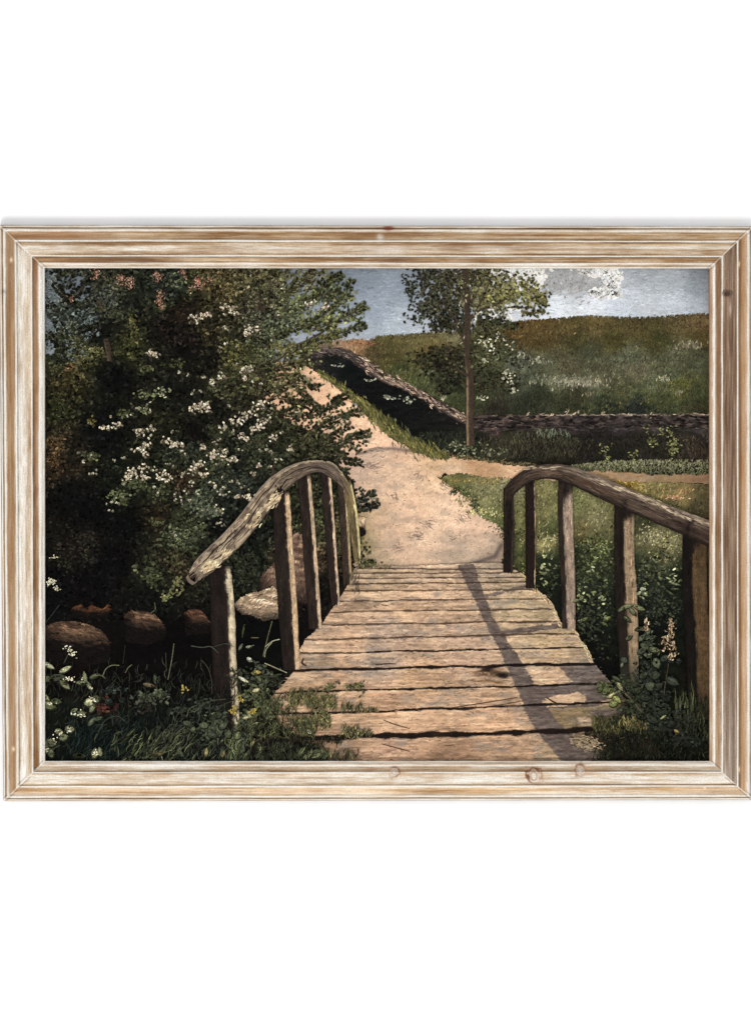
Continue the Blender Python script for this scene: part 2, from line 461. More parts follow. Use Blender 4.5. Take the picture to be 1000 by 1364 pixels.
#      0   .02 .045 .065 .078 .09 .13 .16 .18  .25  .35 .372 .39 .408 .42 .46 .49 .56 .65 .70 .72 .745 .765 .80 .86 .88 .92 .945 .97 1
W_TOP = [.3, .6, .7, .5, .1, .4, .85, .8, .25, .10, .15, .7, 1, .5, .10, .15, .55, .62, .5, .2, .8, .9, .1, .08, .15, .7, .8, .45, .4, .6]
W_BOT = [.3, .5, .9, .7, .3, .7, .95, .9, .5, .30, .35, .8, 1, .7, .4, .6, .8, .85, .75, .5, .9, .9, .4, .45, .55, .8, .85, .7, .6, .9]
W_LEF = [.1, .1, .9, .95, .2, .3, .98, .6, .25, .25, .45, .8, .9, .85, .8, .85, .85, .8, .5, .45, .8, .95, .1, .15, .4, .9, 1, .85, .9, 1]
W_RIG = [.5, .6, .9, .95, .7, .8, 1, .95, .5, .4, .1, .4, .9, .4, .1, .2, .3, .3, .3, .2, .8, .95, .5, .2, .3, .8, .9, .4, .4, .3]
rail("frame_rail", 'tl', 'tr', W_TOP, 11, "top length of moulding, brownest with a red knot at its edge", special=sp_top)
rail("frame_rail", 'bl', 'br', W_BOT, 23, "bottom length of moulding, pale with three round knots", flip=True, special=sp_bottom, tone=1.13)
rail("frame_rail", 'tl', 'bl', W_LEF, 37, "left length of moulding, mostly white", flip=True, special=sp_left)
rail("frame_rail", 'tr', 'br', W_RIG, 53, "right length of moulding with a dark brown inner channel", special=sp_right)

# ------------------------------------------------------------------ the canvas
def canvas():
    x0, x1, y0, y1 = 50.5, 953.5, 348.5, 1022.5
    f = [(x0, y0), (x1, y0), (x1, y1), (x0, y1)]
    V = [((x - 500) / 1000, -BASE, (682 - y) / 1000) for x, y in f] + [((x - 500) / 1000, -.002, (682 - y) / 1000) for x, y in f]
    F = [(3, 2, 1, 0), (4, 5, 6, 7), (0, 1, 5, 4), (1, 2, 6, 5), (2, 3, 7, 6), (3, 0, 4, 7)]
    o = build_mesh("painting", np.array(V), np.array(F), np.tile((34, 30, 26), (8, 1)), PAINT, root)
    tag(o, "flat oil painting of a plank footbridge and sandy path through bushes")
    return o
painting = canvas()

# ------------------------------------------------------------------ painted sky
def sky():
    P = Paint("painted_sky", "grey blue painted sky with a cream edged cloud")
    P.sat = 0.62; P.gain = 1.15; P.mat = THIN
    f = field([(300, 370, (92, 102, 112)), (480, 370, (112, 124, 138)), (540, 370, (118, 130, 144)), (500, 410, (128, 140, 154)),
               (470, 440, (140, 148, 158)), (530, 435, (146, 156, 166)), (600, 400, (132, 142, 152)), (560, 440, (150, 158, 166)),
               (700, 365, (150, 150, 148)), (740, 366, (136, 140, 144)), (770, 375, (146, 146, 144)), (730, 385, (150, 152, 152)), (700, 400, (168, 173, 178)),
               (740, 402, (186, 192, 198)), (790, 405, (182, 187, 193)), (840, 400, (166, 172, 180)), (860, 365, (140, 147, 153)),
               (900, 370, (142, 149, 156)), (935, 380, (126, 134, 142)), (900, 405, (164, 171, 178)), (860, 410, (160, 166, 172)),
               (740, 422, (180, 186, 192)), (830, 418, (164, 174, 184)), (930, 412, (146, 155, 164)), (935, 365, (112, 120, 128)),
               (70, 380, (96, 106, 116)), (100, 450, (120, 130, 138)), (200, 400, (50, 60, 66))], 14)
    def cf(x, y):
        c = f(x, y)
        n = fbm(x / 9, y / 2.2, 3, 3) - .5
        return np.clip(c * (1 + .12 * n)[..., None], 0, 255)
    P.grid([(51, 349), (953, 349), (953, 485), (51, 640)], cf, 2.0)
    x, y = scatter([(51, 349), (953, 349), (953, 440), (560, 470), (51, 500)], 11000)
    P.dab(x, y, U(4, 11, x.size), U(1.0, 2.2, x.size), N(0, 12, x.size), jit(cf(x, y), .045, 2.5), N(0, .3, x.size))
    # grey cloud belly, then cream lights
    x, y = N(762, 28, 900), N(372, 8, 900)
    P.dab(x, y, U(4, 8, 900), U(1.5, 2.5, 900), N(40, 30, 900), jit(np.tile((146, 145, 143), (900, 1)), .05, 3), N(0, .6, 900))
    for (cx, cy, sx, sy, n) in ((806, 360, 12, 4, 110), (815, 370, 6, 6, 90), (816, 382, 4, 4, 60), (808, 389, 6, 3, 50), (795, 388, 5, 2, 24),
                                (786, 359, 8, 3, 40), (822, 390, 3, 2, 16), (690, 366, 14, 8, 260), (702, 372, 7, 7, 140), (672, 376, 8, 8, 90),
                                (660, 395, 10, 8, 60), (705, 388, 6, 5, 60), (668, 428, 9, 4, 60), (650, 410, 18, 10, 60), (640, 372, 10, 8, 40), (697, 358, 12, 4, 120)):
        m = n // 2; x, y = N(cx, sx, m), N(cy, sy, m)
        P.oval(x, y, U(3, 6, m), U(2, 4, m), U(0, 180, m), jit(np.tile((196, 190, 180), (m, 1)), .04, 3))
        x, y = N(cx, sx * .8, n), N(cy, sy * .8, n)
        P.dab(x, y, U(2.5, 6, n), U(1.8, 3.4, n), N(20, 50, n), jit(np.tile((214, 204, 188), (n, 1)), .05, 4), N(0, 1, n))
    # specks of weave
    n = 2600
    x, y = scatter([(300, 351), (953, 351), (953, 425), (560, 448), (300, 460)], n)
    P.dab(x, y, U(1, 2.6, x.size), U(.7, 1.1, x.size), U(0, 180, x.size), cf(x, y) * U(.82, 1.08, (x.size, 1)))
    P.build(painting)
sky()

# ------------------------------------------------------------------ painted hill
HILL_TOP = [(400, 462), (425, 458), (440, 453), (470, 451), (490, 452), (505, 448), (540, 446), (575, 443), (610, 441), (650, 440), (672, 432), (700, 427),
            (740, 425), (765, 422), (790, 421), (830, 423), (870, 423), (905, 420), (930, 418), (953, 418)]
def hill():
    P = Paint("painted_hillside", "ochre and green painted hillside under the sky")
    P.sat = 0.86; P.gain = 1.1
    poly = HILL_TOP + [(953, 560), (630, 562), (600, 550), (560, 526), (500, 498), (470, 480), (400, 474)]
    f = field([(430, 462, (118, 98, 82)), (455, 456, (142, 112, 92)), (480, 455, (150, 112, 84)), (510, 453, (92, 84, 52)), (500, 470, (78, 66, 44)),
               (520, 480, (74, 68, 38)), (550, 455, (96, 86, 56)), (580, 460, (104, 92, 58)), (600, 448, (108, 100, 74)), (560, 480, (86, 82, 48)), (530, 495, (70, 76, 48)),
               (560, 500, (78, 84, 52)), (590, 520, (70, 74, 50)), (600, 540, (62, 70, 44)), (640, 530, (60, 62, 42)), (650, 500, (72, 74, 56)), (640, 460, (84, 80, 50)),
               (690, 440, (92, 70, 38)), (720, 435, (96, 74, 40)), (760, 430, (90, 76, 46)), (800, 430, (98, 82, 50)), (830, 432, (84, 72, 46)), (860, 440, (80, 70, 42)),
               (900, 430, (94, 80, 54)), (940, 425, (112, 92, 64)), (935, 445, (84, 72, 42)), (820, 450, (76, 70, 38)), (720, 455, (80, 66, 38)),
               (770, 455, (70, 64, 38)), (880, 452, (66, 64, 36)), (780, 470, (74, 76, 58)), (840, 475, (88, 90, 72)), (900, 475, (84, 84, 66)), (930, 480, (74, 76, 58)),
               (720, 480, (82, 82, 66)), (690, 490, (90, 92, 78)), (760, 490, (84, 78, 60)), (850, 495, (98, 92, 72)), (800, 500, (86, 82, 62)), (900, 500, (78, 82, 62)),
               (740, 508, (98, 98, 76)), (790, 512, (96, 96, 78)), (870, 508, (90, 92, 70)), (910, 512, (84, 82, 48)), (700, 510, (74, 78, 62)),
               (720, 525, (50, 54, 40)), (770, 528, (56, 54, 40)), (830, 520, (76, 76, 54)), (880, 530, (76, 78, 52)), (930, 530, (66, 70, 44)),
               (700, 542, (46, 50, 38)), (760, 542, (50, 52, 36)), (810, 543, (42, 62, 38)), (850, 545, (38, 66, 40)), (880, 546, (60, 66, 42)), (930, 545, (54, 52, 36)), (660, 548, (48, 44, 38))], 9)
    def cf(x, y):
        c = f(x, y); n = fbm(x / 10, y / 3.5, 21, 4) - .5
        return np.clip(c * (1 + .55 * n)[..., None], 0, 255)
    P.grid(poly, cf, 1.8, edge=1.5)
    x, y = scatter(poly, 22000)
    o = np.argsort(y); x, y = x[o], y[o]
    sz = 3.0 + 3.2 * sm(430, 545, y)
    P.dab(x, y - 1.5, sz * U(.6, 1.2, x.size), U(.8, 1.4, x.size), N(84, 26, x.size), jit(cf(x, y), .17, 5), N(0, .5, x.size))
    # rough horizon fringe
    hx = np.array([p[0] for p in HILL_TOP]); hy = np.array([p[1] for p in HILL_TOP])
    x = U(500, 950, 900); y = np.interp(x, hx, hy) + U(-1.8, 1.5, 900)
    P.dab(x, y, U(2, 5, 900), U(.8, 1.6, 900), N(85, 35, 900), jit(cf(x, y + 4), .18, 7))
    # pale heads of grass in bands
    def heads(cx, cy, sx, sy, n, c, l=(3, 6), a=80):
        x, y = N(cx, sx, n), N(cy, sy, n)
        P.dab(x, y, U(*l, n), U(.9, 1.7, n), N(a, 22, n), jit(np.tile(np.array(c) * .84, (n, 1)), .16, 7), N(0, .5, n))
    heads(755, 505, 25, 3.5, 150, (152, 148, 126)); heads(790, 508, 16, 3, 80, (158, 150, 130)); heads(720, 503, 20, 2, 60, (112, 116, 98)); heads(770, 512, 20, 3, 70, (158, 152, 136))
    heads(888, 505, 5, 3, 24, (178, 172, 150)); heads(905, 509, 9, 3, 50, (112, 112, 56)); heads(922, 458, 10, 2.5, 60, (158, 148, 124)); heads(905, 462, 6, 3, 30, (138, 130, 104))
    heads(718, 479, 5, 2, 16, (176, 172, 152)); heads(730, 481, 4, 1.5, 8, (150, 148, 130)); heads(850, 490, 26, 6, 120, (118, 112, 92)); heads(830, 478, 30, 4, 120, (98, 100, 82))
    heads(905, 522, 4, 1.5, 10, (152, 142, 120)); heads(785, 524, 4, 1.5, 8, (150, 142, 112)); heads(850, 532, 35, 8, 110, (98, 92, 52)); heads(840, 545, 30, 3, 190, (48, 88, 50)); heads(800, 543, 14, 3, 60, (88, 92, 56))
    heads(690, 474, 14, 3, 60, (118, 120, 104)); heads(540, 497, 16, 4, 70, (112, 106, 66)); heads(575, 493, 18, 3, 40, (120, 122, 104)); heads(560, 470, 30, 8, 120, (112, 96, 60))
    heads(590, 528, 3, 1, 12, (166, 160, 124)); heads(640, 528, 5, 2, 8, (168, 166, 140), a=50); heads(480, 456, 12, 1.2, 30, (172, 112, 82), a=5); heads(520, 500, 12, 3, 60, (92, 92, 52))
    heads(690, 446, 40, 8, 160, (98, 80, 48)); heads(860, 432, 60, 5, 190, (98, 84, 54)); heads(935, 434, 12, 4, 60, (122, 94, 62), a=140); heads(720, 440, 30, 6, 60, (124, 104, 70), a=60)
    P.build(painting)
hill()

# ------------------------------------------------------------------ painted earth banks
def bank():
    P = Paint("painted_bank", "dark painted earth bank with a pale crest running to the far bend")
    P.gain = 1.22
    low = [(396, 464), (440, 464), (470, 476), (500, 496), (540, 514), (590, 545), (626, 560), (760, 552), (953, 554), (953, 622), (860, 618), (780, 622),
           (730, 624), (690, 622), (650, 616), (600, 604), (556, 598), (510, 570), (470, 530), (440, 510), (418, 498), (400, 484)]
    f = field([(420, 474, (50, 44, 40)), (440, 482, (26, 28, 26)), (470, 495, (18, 20, 20)), (500, 520, (18, 19, 18)), (540, 545, (18, 19, 18)), (580, 575, (20, 21, 19)),
               (600, 560, (26, 25, 22)), (600, 592, (34, 38, 28)), (640, 590, (26, 25, 20)), (650, 605, (40, 42, 28)), (680, 585, (42, 40, 28)), (720, 590, (52, 46, 34)), (700, 605, (30, 30, 22)),
               (740, 615, (34, 34, 24)), (770, 600, (30, 29, 24)), (820, 600, (30, 28, 23)), (870, 600, (34, 32, 25)), (930, 600, (44, 38, 30)), (900, 590, (40, 38, 26)),
               (660, 565, (66, 52, 48)), (700, 560, (62, 54, 48)), (760, 562, (46, 38, 38)), (820, 562, (48, 42, 42)), (880, 562, (54, 48, 46)), (935, 562, (56, 50, 48)),
               (800, 576, (34, 30, 28)), (700, 574, (40, 34, 30)), (900, 574, (36, 32, 28))], 8)
    def cf(x, y):
        c = f(x, y); n = fbm(x / 12, y / 3, 33, 4) - .5
        return np.clip(c * (1 + .9 * n)[..., None], 0, 255)
    P.grid(low, cf, 1.8, edge=2)
    x, y = scatter(low, 6500)
    P.dab(x, y, U(2, 5, x.size), U(.8, 1.5, x.size), N(70, 40, x.size), jit(cf(x, y) * 1.05, .28, 4), N(0, .6, x.size))
    # right bank: horizontal courses of earth and stone
    x = U(628, 952, 1600); y = 556 + U(0, 1, 1600) ** 1.3 * 17 + np.where(x < 700, 2, 0)
    P.dab(x, y, U(4, 12, 1600), U(.8, 1.7, 1600), N(0, 10, 1600), jit(cf(x, y) * U(.7, 1.5, (1600, 1)), .1, 4))
    x = U(632, 952, 260); y = 552.5 + N(0, .8, 260) + np.where(x < 720, 1.5, 0) - sm(800, 952, x) * 1.2
    P.dab(x, y, U(3, 9, 260), U(.7, 1.5, 260), N(0, 9, 260), jit(np.tile((108, 92, 76), (260, 1)), .3, 8))
    x = U(636, 740, 120); y = 553 + U(0, 8, 120)
    P.dab(x, y, U(3, 8, 120), U(.8, 1.6, 120), N(0, 12, 120), jit(np.tile((92, 72, 58), (120, 1)), .3, 8))
    for (px, py) in ((770, 548), (766, 550), (757, 549), (805, 549), (735, 551), (840, 552), (869, 550), (703, 550), (820, 562)):
        P.dab(np.full(3, px) + N(0, 1.2, 3), np.full(3, py) + N(0, 1, 3), U(3, 5, 3), U(1, 1.6, 3), U(20, 80, 3), jit(np.tile((172, 148, 120), (3, 1)), .1, 5))
    x = U(632, 952, 420); y = 554 + U(0, 1, 420) ** 1.2 * 15
    P.oval(x, y, U(2.5, 7, 420), U(1, 2.2, 420), N(0, 10, 420), jit(np.where(U(0, 1, (420, 1)) < .45, (62, 52, 47), (36, 30, 28)), .2, 4))
    # grass in front of the right bank
    def tuft(x0, x1, y0, y1, n, c, l=(4, 8), k=.25):
        x, y = U(x0, x1, n), U(y0, y1, n)
        o = np.argsort(y); x, y = x[o], y[o]
        P.dab(x, y, U(*l, n), U(.8, 1.4, n), N(86, 24, n), jit(np.tile(c, (n, 1)), k, 6), N(0, .5, n))
    tuft(640, 770, 582, 608, 700, (54, 50, 36)); tuft(680, 760, 576, 590, 160, (64, 62, 44)); tuft(700, 790, 584, 600, 120, (52, 50, 36)); tuft(715, 760, 572, 580, 60, (84, 90, 70))
    tuft(700, 950, 578, 614, 900, (36, 33, 25)); tuft(560, 640, 575, 605, 380, (42, 46, 32)); tuft(905, 950, 580, 610, 160, (62, 52, 40))
    for (px, py, n) in ((870, 585, 22), (897, 590, 26), (895, 578, 18), (900, 600, 20), (845, 603, 14), (806, 600, 14), (808, 612, 10), (880, 572, 10), (863, 562, 8)):
        P.oval(N(px, 4, n), N(py, 5, n), U(1.2, 2.2, n), U(.7, 1.1, n), U(-60, 60, n), jit(np.tile((98, 98, 58), (n, 1)), .25, 8))
    for (px, py, n) in ((610, 595, 16), (604, 590, 12), (625, 597, 14), (640, 600, 14), (655, 603, 16), (670, 600, 12), (616, 604, 14), (596, 600, 10)):
        P.oval(N(px, 5, n), N(py, 3, n), U(1.3, 2.4, n), U(.8, 1.3, n), U(-60, 60, n), jit(np.tile((96, 96, 70), (n, 1)), .3, 8))
    x = U(592, 720, 420); y = np.interp(x, [592, 650, 720], [607, 615, 622]) + N(0, 2.2, 420)
    P.dab(x, y, U(2, 5, 420), U(.9, 1.6, 420), N(10, 40, 420), jit(np.tile((88, 76, 50), (420, 1)), .28, 8))
    # sunlit verge grass right of the bank
    x, y = U(756, 952, 1500), U(0, 1, 1500)
    y = np.interp(x, [756, 800, 860, 952], [621, 614, 612, 612]) + y * np.interp(x, [756, 800, 952], [5, 16, 22])
    o = np.argsort(y); x, y = x[o], y[o]
    P.dab(x, y, U(2, 4.5, x.size), U(.9, 1.5, x.size), N(78, 26, x.size), jit(mix((104, 102, 72), (74, 76, 50), sm(616, 634, y)), .2, 6), N(0, .5, x.size))
    # left bank crest: long light ridge
    def ridge(s, t, x, y):
        n = fbm(s / 10, t * 2.2, 51, 4)
        lit = sm(.42, .62, n) * (1 - sm(.2, 1.1, t)) * sm(470, 520, x)
        c = mix((62, 53, 49), (136, 112, 94), lit * .95)
        return mix(c, (34, 28, 26), sm(.3, 1, t) * .8)
    P.beam([(403, 474, 5), (425, 468, 6), (448, 467, 9), (470, 475, 13), (490, 489, 13), (515, 505, 11), (545, 517, 10), (575, 534, 11), (600, 548, 12), (624, 562, 11)], ridge, m=10, wob=.6, seed=4)
    t = U(0, 1, 500)
    cx = np.interp(t, [0, .25, .5, .75, 1], [480, 510, 545, 585, 624]); cy = np.interp(t, [0, .25, .5, .75, 1], [479, 500, 516, 539, 560])
    P.dab(cx + N(0, 3, 500), cy + N(0, 3.2, 500), U(3, 8, 500), U(.8, 1.7, 500), N(-32, 16, 500), jit(np.where(U(0, 1, (500, 1)) < .45, (142, 118, 98), (54, 44, 41)), .2, 6))
    x = U(420, 470, 160); y = np.interp(x, [420, 445, 470], [468, 466, 474]) + N(0, 3, 160)
    P.dab(x, y, U(3, 8, 160), U(.8, 1.5, 160), N(-15, 16, 160), jit(np.tile((80, 68, 62), (160, 1)), .3, 6))
    for (px, py, n) in ((516, 528, 12), (522, 529, 8), (544, 535, 10), (492, 506, 10), (540, 530, 6), (450, 486, 8)):
        P.oval(N(px, 4, n), N(py, 1.6, n), U(1.2, 2.4, n), U(.7, 1.2, n), U(-30, 30, n), jit(np.tile((122, 122, 102), (n, 1)), .2, 8))
    P.build(painting)
bank()

# ------------------------------------------------------------------ painted sandy path
PATH = [(340, 478), (395, 482), (420, 494), (446, 512), (480, 546), (510, 572), (545, 596), (590, 607), (640, 614), (700, 622), (760, 626), (800, 628), (870, 632), (953, 632),
        (953, 644), (850, 642), (760, 640), (700, 640), (640, 638), (590, 630), (584, 636), (600, 648), (622, 662), (640, 684), (664, 698), (672, 712), (680, 760), (460, 772), (440, 740), (330, 640), (300, 560)]
def path():
    P = Paint("painted_path", "pale sandy painted path climbing left with a branch to the right")
    P.sat = 1.05; P.gain = 1.12; P.mat = THIN
    f = field([(380, 500, (184, 150, 122)), (410, 520, (196, 160, 130)), (440, 540, (206, 168, 138)), (470, 560, (208, 172, 142)), (500, 585, (204, 168, 140)), (540, 600, (188, 156, 130)), (500, 610, (192, 162, 138)),
               (480, 620, (178, 152, 132)), (500, 640, (186, 158, 134)), (540, 640, (192, 164, 138)), (580, 615, (182, 152, 120)), (640, 622, (168, 134, 102)), (700, 627, (196, 162, 130)),
               (740, 632, (184, 152, 122)), (840, 636, (150, 122, 92)), (940, 636, (132, 104, 80)), (880, 638, (134, 112, 84)), (600, 640, (196, 166, 138)),
               (550, 680, (196, 164, 138)), (600, 680, (202, 172, 146)), (640, 700, (192, 162, 138)), (500, 700, (178, 150, 126)), (520, 720, (186, 156, 132)), (570, 720, (190, 162, 138)), (640, 730, (180, 156, 134)),
               (500, 745, (160, 140, 116)), (560, 748, (176, 150, 126)), (620, 745, (166, 146, 126)), (486, 720, (132, 118, 84)), (482, 690, (150, 130, 100)), (655, 740, (140, 122, 106))], 15)
    def cf(x, y):
        c = f(x, y)
        n = fbm(x / 16, y / 7, 61, 4) - .5; n2 = fbm(x / 2.6, y / 2, 66, 3) - .5
        c = c * (1 + .22 * n + .20 * n2)[..., None]
        g = sm(.56, .7, fbm(x / 22, y / 9, 71, 4))
        c = mix(c, (150, 134, 118), g * .4)
        d = distline(x, y, [(478, 604), (500, 598), (522, 597), (545, 600), (572, 603)])
        c = mix(c, (106, 92, 84), np.exp(-(d / 2.3) ** 2) * .8 * sm(.25, .5, fbm(x / 6, y / 4, 3) + .15))
        d = distline(x, y, [(612, 757), (640, 748), (660, 741), (668, 726)])
        return np.clip(mix(c, (92, 80, 74), np.exp(-(d / 3.0) ** 2) * .85), 0, 255)
    P.grid(PATH, cf, 1.4, edge=3)
    x, y = scatter(PATH, 9000)
    P.dab(x, y, U(2, 6, x.size), U(.7, 1.6, x.size), N(10, 32, x.size), jit(cf(x, y), .055, 3), N(0, .9, x.size))
    n = 1500; x, y = scatter(PATH, n)
    P.dab(x, y, U(1.2, 4, x.size), U(.6, 1.0, x.size), N(-10, 50, x.size), cf(x, y) * U(.62, .85, (x.size, 1)), N(0, 1, x.size))
    n = 1500; x, y = scatter(PATH, n)
    P.dab(x, y, U(1.2, 4, x.size), U(.6, 1.2, x.size), N(20, 50, x.size), np.clip(cf(x, y) * U(1.06, 1.18, (x.size, 1)), 0, 246), N(0, 1, x.size))
    # grey scuffs and ruts
    for (cx, cy, a, n) in ((572, 698, -35, 14), (556, 712, -20, 22), (525, 660, -50, 8), (560, 633, 60, 10), (600, 650, -30, 14), (530, 732, 5, 14), (610, 715, 20, 10), (495, 620, 0, 26), (500, 600, -4, 26), (620, 690, -50, 12)):
        P.dab(N(cx, 6, n), N(cy, 3, n), U(5, 11, n), U(.8, 1.3, n), N(a, 18, n), jit(np.tile((138, 120, 106), (n, 1)), .1, 5), N(0, 1, n))
    P.build(painting)
    # ---- olive verge between bank and path
    P = Paint("painted_grass_verge", "strip of olive painted grass between the dark bank and the path")
    pts = [(424, 494, 5), (450, 512, 7), (480, 536, 12), (510, 562, 18), (540, 584, 20), (570, 600, 14), (596, 607, 6)]
    def vf(s, t, x, y):
        n = fbm(x / 4, y / 6, 81, 4)
        c = mix((84, 84, 50), (142, 126, 72), sm(.3, .7, n))
        return mix(c, (44, 50, 34), sm(.2, -1, t) * .6)
    P.beam(pts, vf, m=10, wob=1.0, seed=2)
    q = catmull(pts, 900)
    o = rng.permutation(900)
    x = q[:, 0] + N(0, 1, 900) * q[:, 2] * .3; y = q[:, 1] + N(0, 1, 900) * q[:, 2] * .32
    P.dab(x, y, U(4, 9, 900), U(.9, 1.6, 900), N(112, 22, 900), jit(np.where(U(0, 1, (900, 1)) < .5, (128, 118, 66), (88, 88, 52)), .2, 7), N(0, .5, 900))
    P.build(painting)
path()

# ------------------------------------------------------------------ painted meadow
def meadow():
    P = Paint("painted_meadow", "olive painted meadow grass seen through the right railing")
    P.sat = 0.9; P.gain = 1.24
    poly = [(584, 636), (610, 630), (650, 636), (700, 638), (780, 641), (860, 642), (953, 645), (953, 1022), (700, 1022), (700, 790), (664, 762), (680, 712), (664, 700), (640, 688), (624, 664), (602, 650)]
    f = field([(600, 640, (96, 92, 58)), (640, 650, (110, 104, 76)), (680, 645, (128, 122, 98)), (625, 660, (68, 72, 44)), (650, 670, (104, 100, 70)), (660, 690, (90, 92, 60)), (690, 690, (92, 90, 58)),
               (720, 655, (104, 98, 66)), (725, 690, (98, 94, 64)), (730, 705, (62, 68, 42)), (720, 725, (124, 114, 80)), (700, 740, (64, 66, 42)), (725, 750, (30, 36, 26)),
               (770, 670, (98, 98, 66)), (790, 690, (108, 104, 76)), (780, 705, (84, 74, 48)), (800, 700, (92, 88, 62)), (790, 730, (44, 48, 32)), (770, 740, (36, 42, 28)), (780, 790, (30, 36, 26)), (800, 760, (38, 46, 30)),
               (840, 650, (122, 104, 58)), (870, 650, (110, 100, 66)), (910, 660, (112, 96, 64)), (900, 675, (88, 82, 56)), (940, 660, (74, 66, 46)), (930, 680, (60, 54, 40)),
               (860, 700, (58, 58, 42)), (870, 715, (104, 98, 72)), (890, 720, (110, 104, 78)), (880, 745, (62, 62, 44)), (860, 760, (34, 40, 30)), (900, 770, (28, 33, 25)),
               (780, 850, (14, 15, 14)), (880, 830, (16, 19, 16)), (870, 900, (22, 28, 20)), (800, 900, (12, 12, 12)), (930, 900, (20, 18, 15)), (930, 960, (26, 28, 20)),
               (850, 960, (42, 46, 28)), (820, 1000, (34, 34, 24)), (900, 1000, (22, 24, 18)), (740, 780, (20, 26, 18)), (720, 770, (24, 30, 22)), (690, 770, (50, 50, 36)), (800, 800, (24, 30, 22)), (770, 810, (18, 22, 17)), (860, 800, (24, 32, 24))], 11)
    def cf(x, y):
        c = f(x, y); n = fbm(x / 9, y / 5, 91, 4) - .5
        return np.clip(c * (1 + .6 * n)[..., None], 0, 255)
    P.grid(poly, cf, 1.8, edge=3)
    x, y = scatter(poly, 15000)
    o = np.argsort(y + N(0, 12, y.size)); x, y = x[o], y[o]
    P.dab(x, y, U(2.5, 6.5, x.size), U(.8, 1.5, x.size), N(82, 34, x.size), jit(cf(x, y), .2, 4), N(0, .6, x.size))
    def patch(cx, cy, sx, sy, n, c, l=(2, 5), a=70, k=.2):
        P.dab(N(cx, sx, n), N(cy, sy, n), U(*l, n), U(.9, 1.7, n), N(a, 35, n), jit(np.tile(np.array(c) * .9, (n, 1)), k, 7), N(0, .8, n))
    patch(640, 680, 12, 3, 40, (166, 158, 104)); patch(655, 683, 10, 2.5, 24, (170, 164, 118)); patch(620, 668, 8, 5, 50, (124, 116, 80)); patch(608, 652, 6, 3, 40, (60, 64, 42)); patch(632, 672, 4, 6, 40, (56, 62, 42))
    patch(835, 645, 10, 3, 60, (138, 110, 50)); patch(900, 663, 8, 1.8, 40, (184, 134, 106), a=0); patch(912, 655, 4, 2, 12, (176, 126, 96), a=20); patch(878, 652, 22, 3, 70, (128, 108, 70))
    patch(722, 722, 12, 6, 120, (146, 136, 98)); patch(736, 716, 6, 2, 20, (166, 156, 122), a=0); patch(885, 716, 16, 8, 200, (126, 118, 88), k=.3); patch(888, 735, 14, 12, 150, (96, 92, 68), k=.35); patch(868, 712, 8, 5, 60, (144, 136, 108), k=.2)
    patch(800, 690, 8, 6, 90, (124, 116, 88)); patch(780, 660, 20, 10, 160, (110, 106, 72)); patch(690, 672, 18, 10, 200, (106, 102, 70)); patch(722, 670, 10, 15, 160, (114, 106, 72)); patch(650, 655, 18, 8, 160, (126, 120, 90), k=.14)
    patch(640, 640, 26, 3, 130, (120, 104, 66)); patch(670, 700, 8, 8, 60, (70, 76, 48)); patch(705, 712, 20, 5, 90, (60, 68, 40)); patch(860, 672, 30, 6, 120, (92, 92, 62)); patch(780, 722, 22, 4, 70, (104, 92, 60))
    # leafy plants in the shade below
    for (cx, cy, sx, sy, n, c) in ((790, 750, 18, 18, 300, (58, 66, 44)), (800, 735, 12, 8, 90, (86, 92, 60)), (730, 770, 10, 12, 90, (46, 56, 38)), (720, 800, 8, 14, 60, (40, 50, 34)), (790, 800, 18, 20, 220, (44, 54, 36)),
                                   (780, 830, 14, 14, 100, (46, 54, 38)), (875, 790, 16, 26, 260, (44, 54, 38)), (870, 760, 14, 8, 110, (62, 68, 48)), (895, 815, 10, 10, 50, (48, 58, 42)), (800, 860, 12, 12, 60, (34, 40, 28)), (700, 762, 10, 8, 60, (80, 78, 48))):
        P.oval(N(cx, sx, n), N(cy, sy, n), U(1.4, 2.8, n), U(.8, 1.5, n), U(-80, 80, n), jit(np.tile(c, (n, 1)), .3, 8))
    for (cx, cy, n, sx, sy) in ((731, 742, 8, 4, 2), (733, 756, 6, 5, 3), (726, 752, 5, 3, 3), (788, 758, 5, 5, 2), (772, 795, 7, 4, 6), (787, 790, 6, 6, 5), (800, 795, 7, 6, 5), (860, 787, 9, 5, 5), (900, 768, 7, 4, 5), (808, 826, 6, 4, 4), (775, 828, 5, 3, 3), (900, 775, 7, 8, 3), (725, 775, 6, 3, 6), (780, 802, 5, 6, 3)):
        P.oval(N(cx, sx, n), N(cy, sy, n), U(1.8, 3.0, n), U(.9, 1.4, n), U(-70, 70, n), jit(np.tile((120, 124, 92), (n, 1)), .22, 8))
    P.build(painting)
meadow()

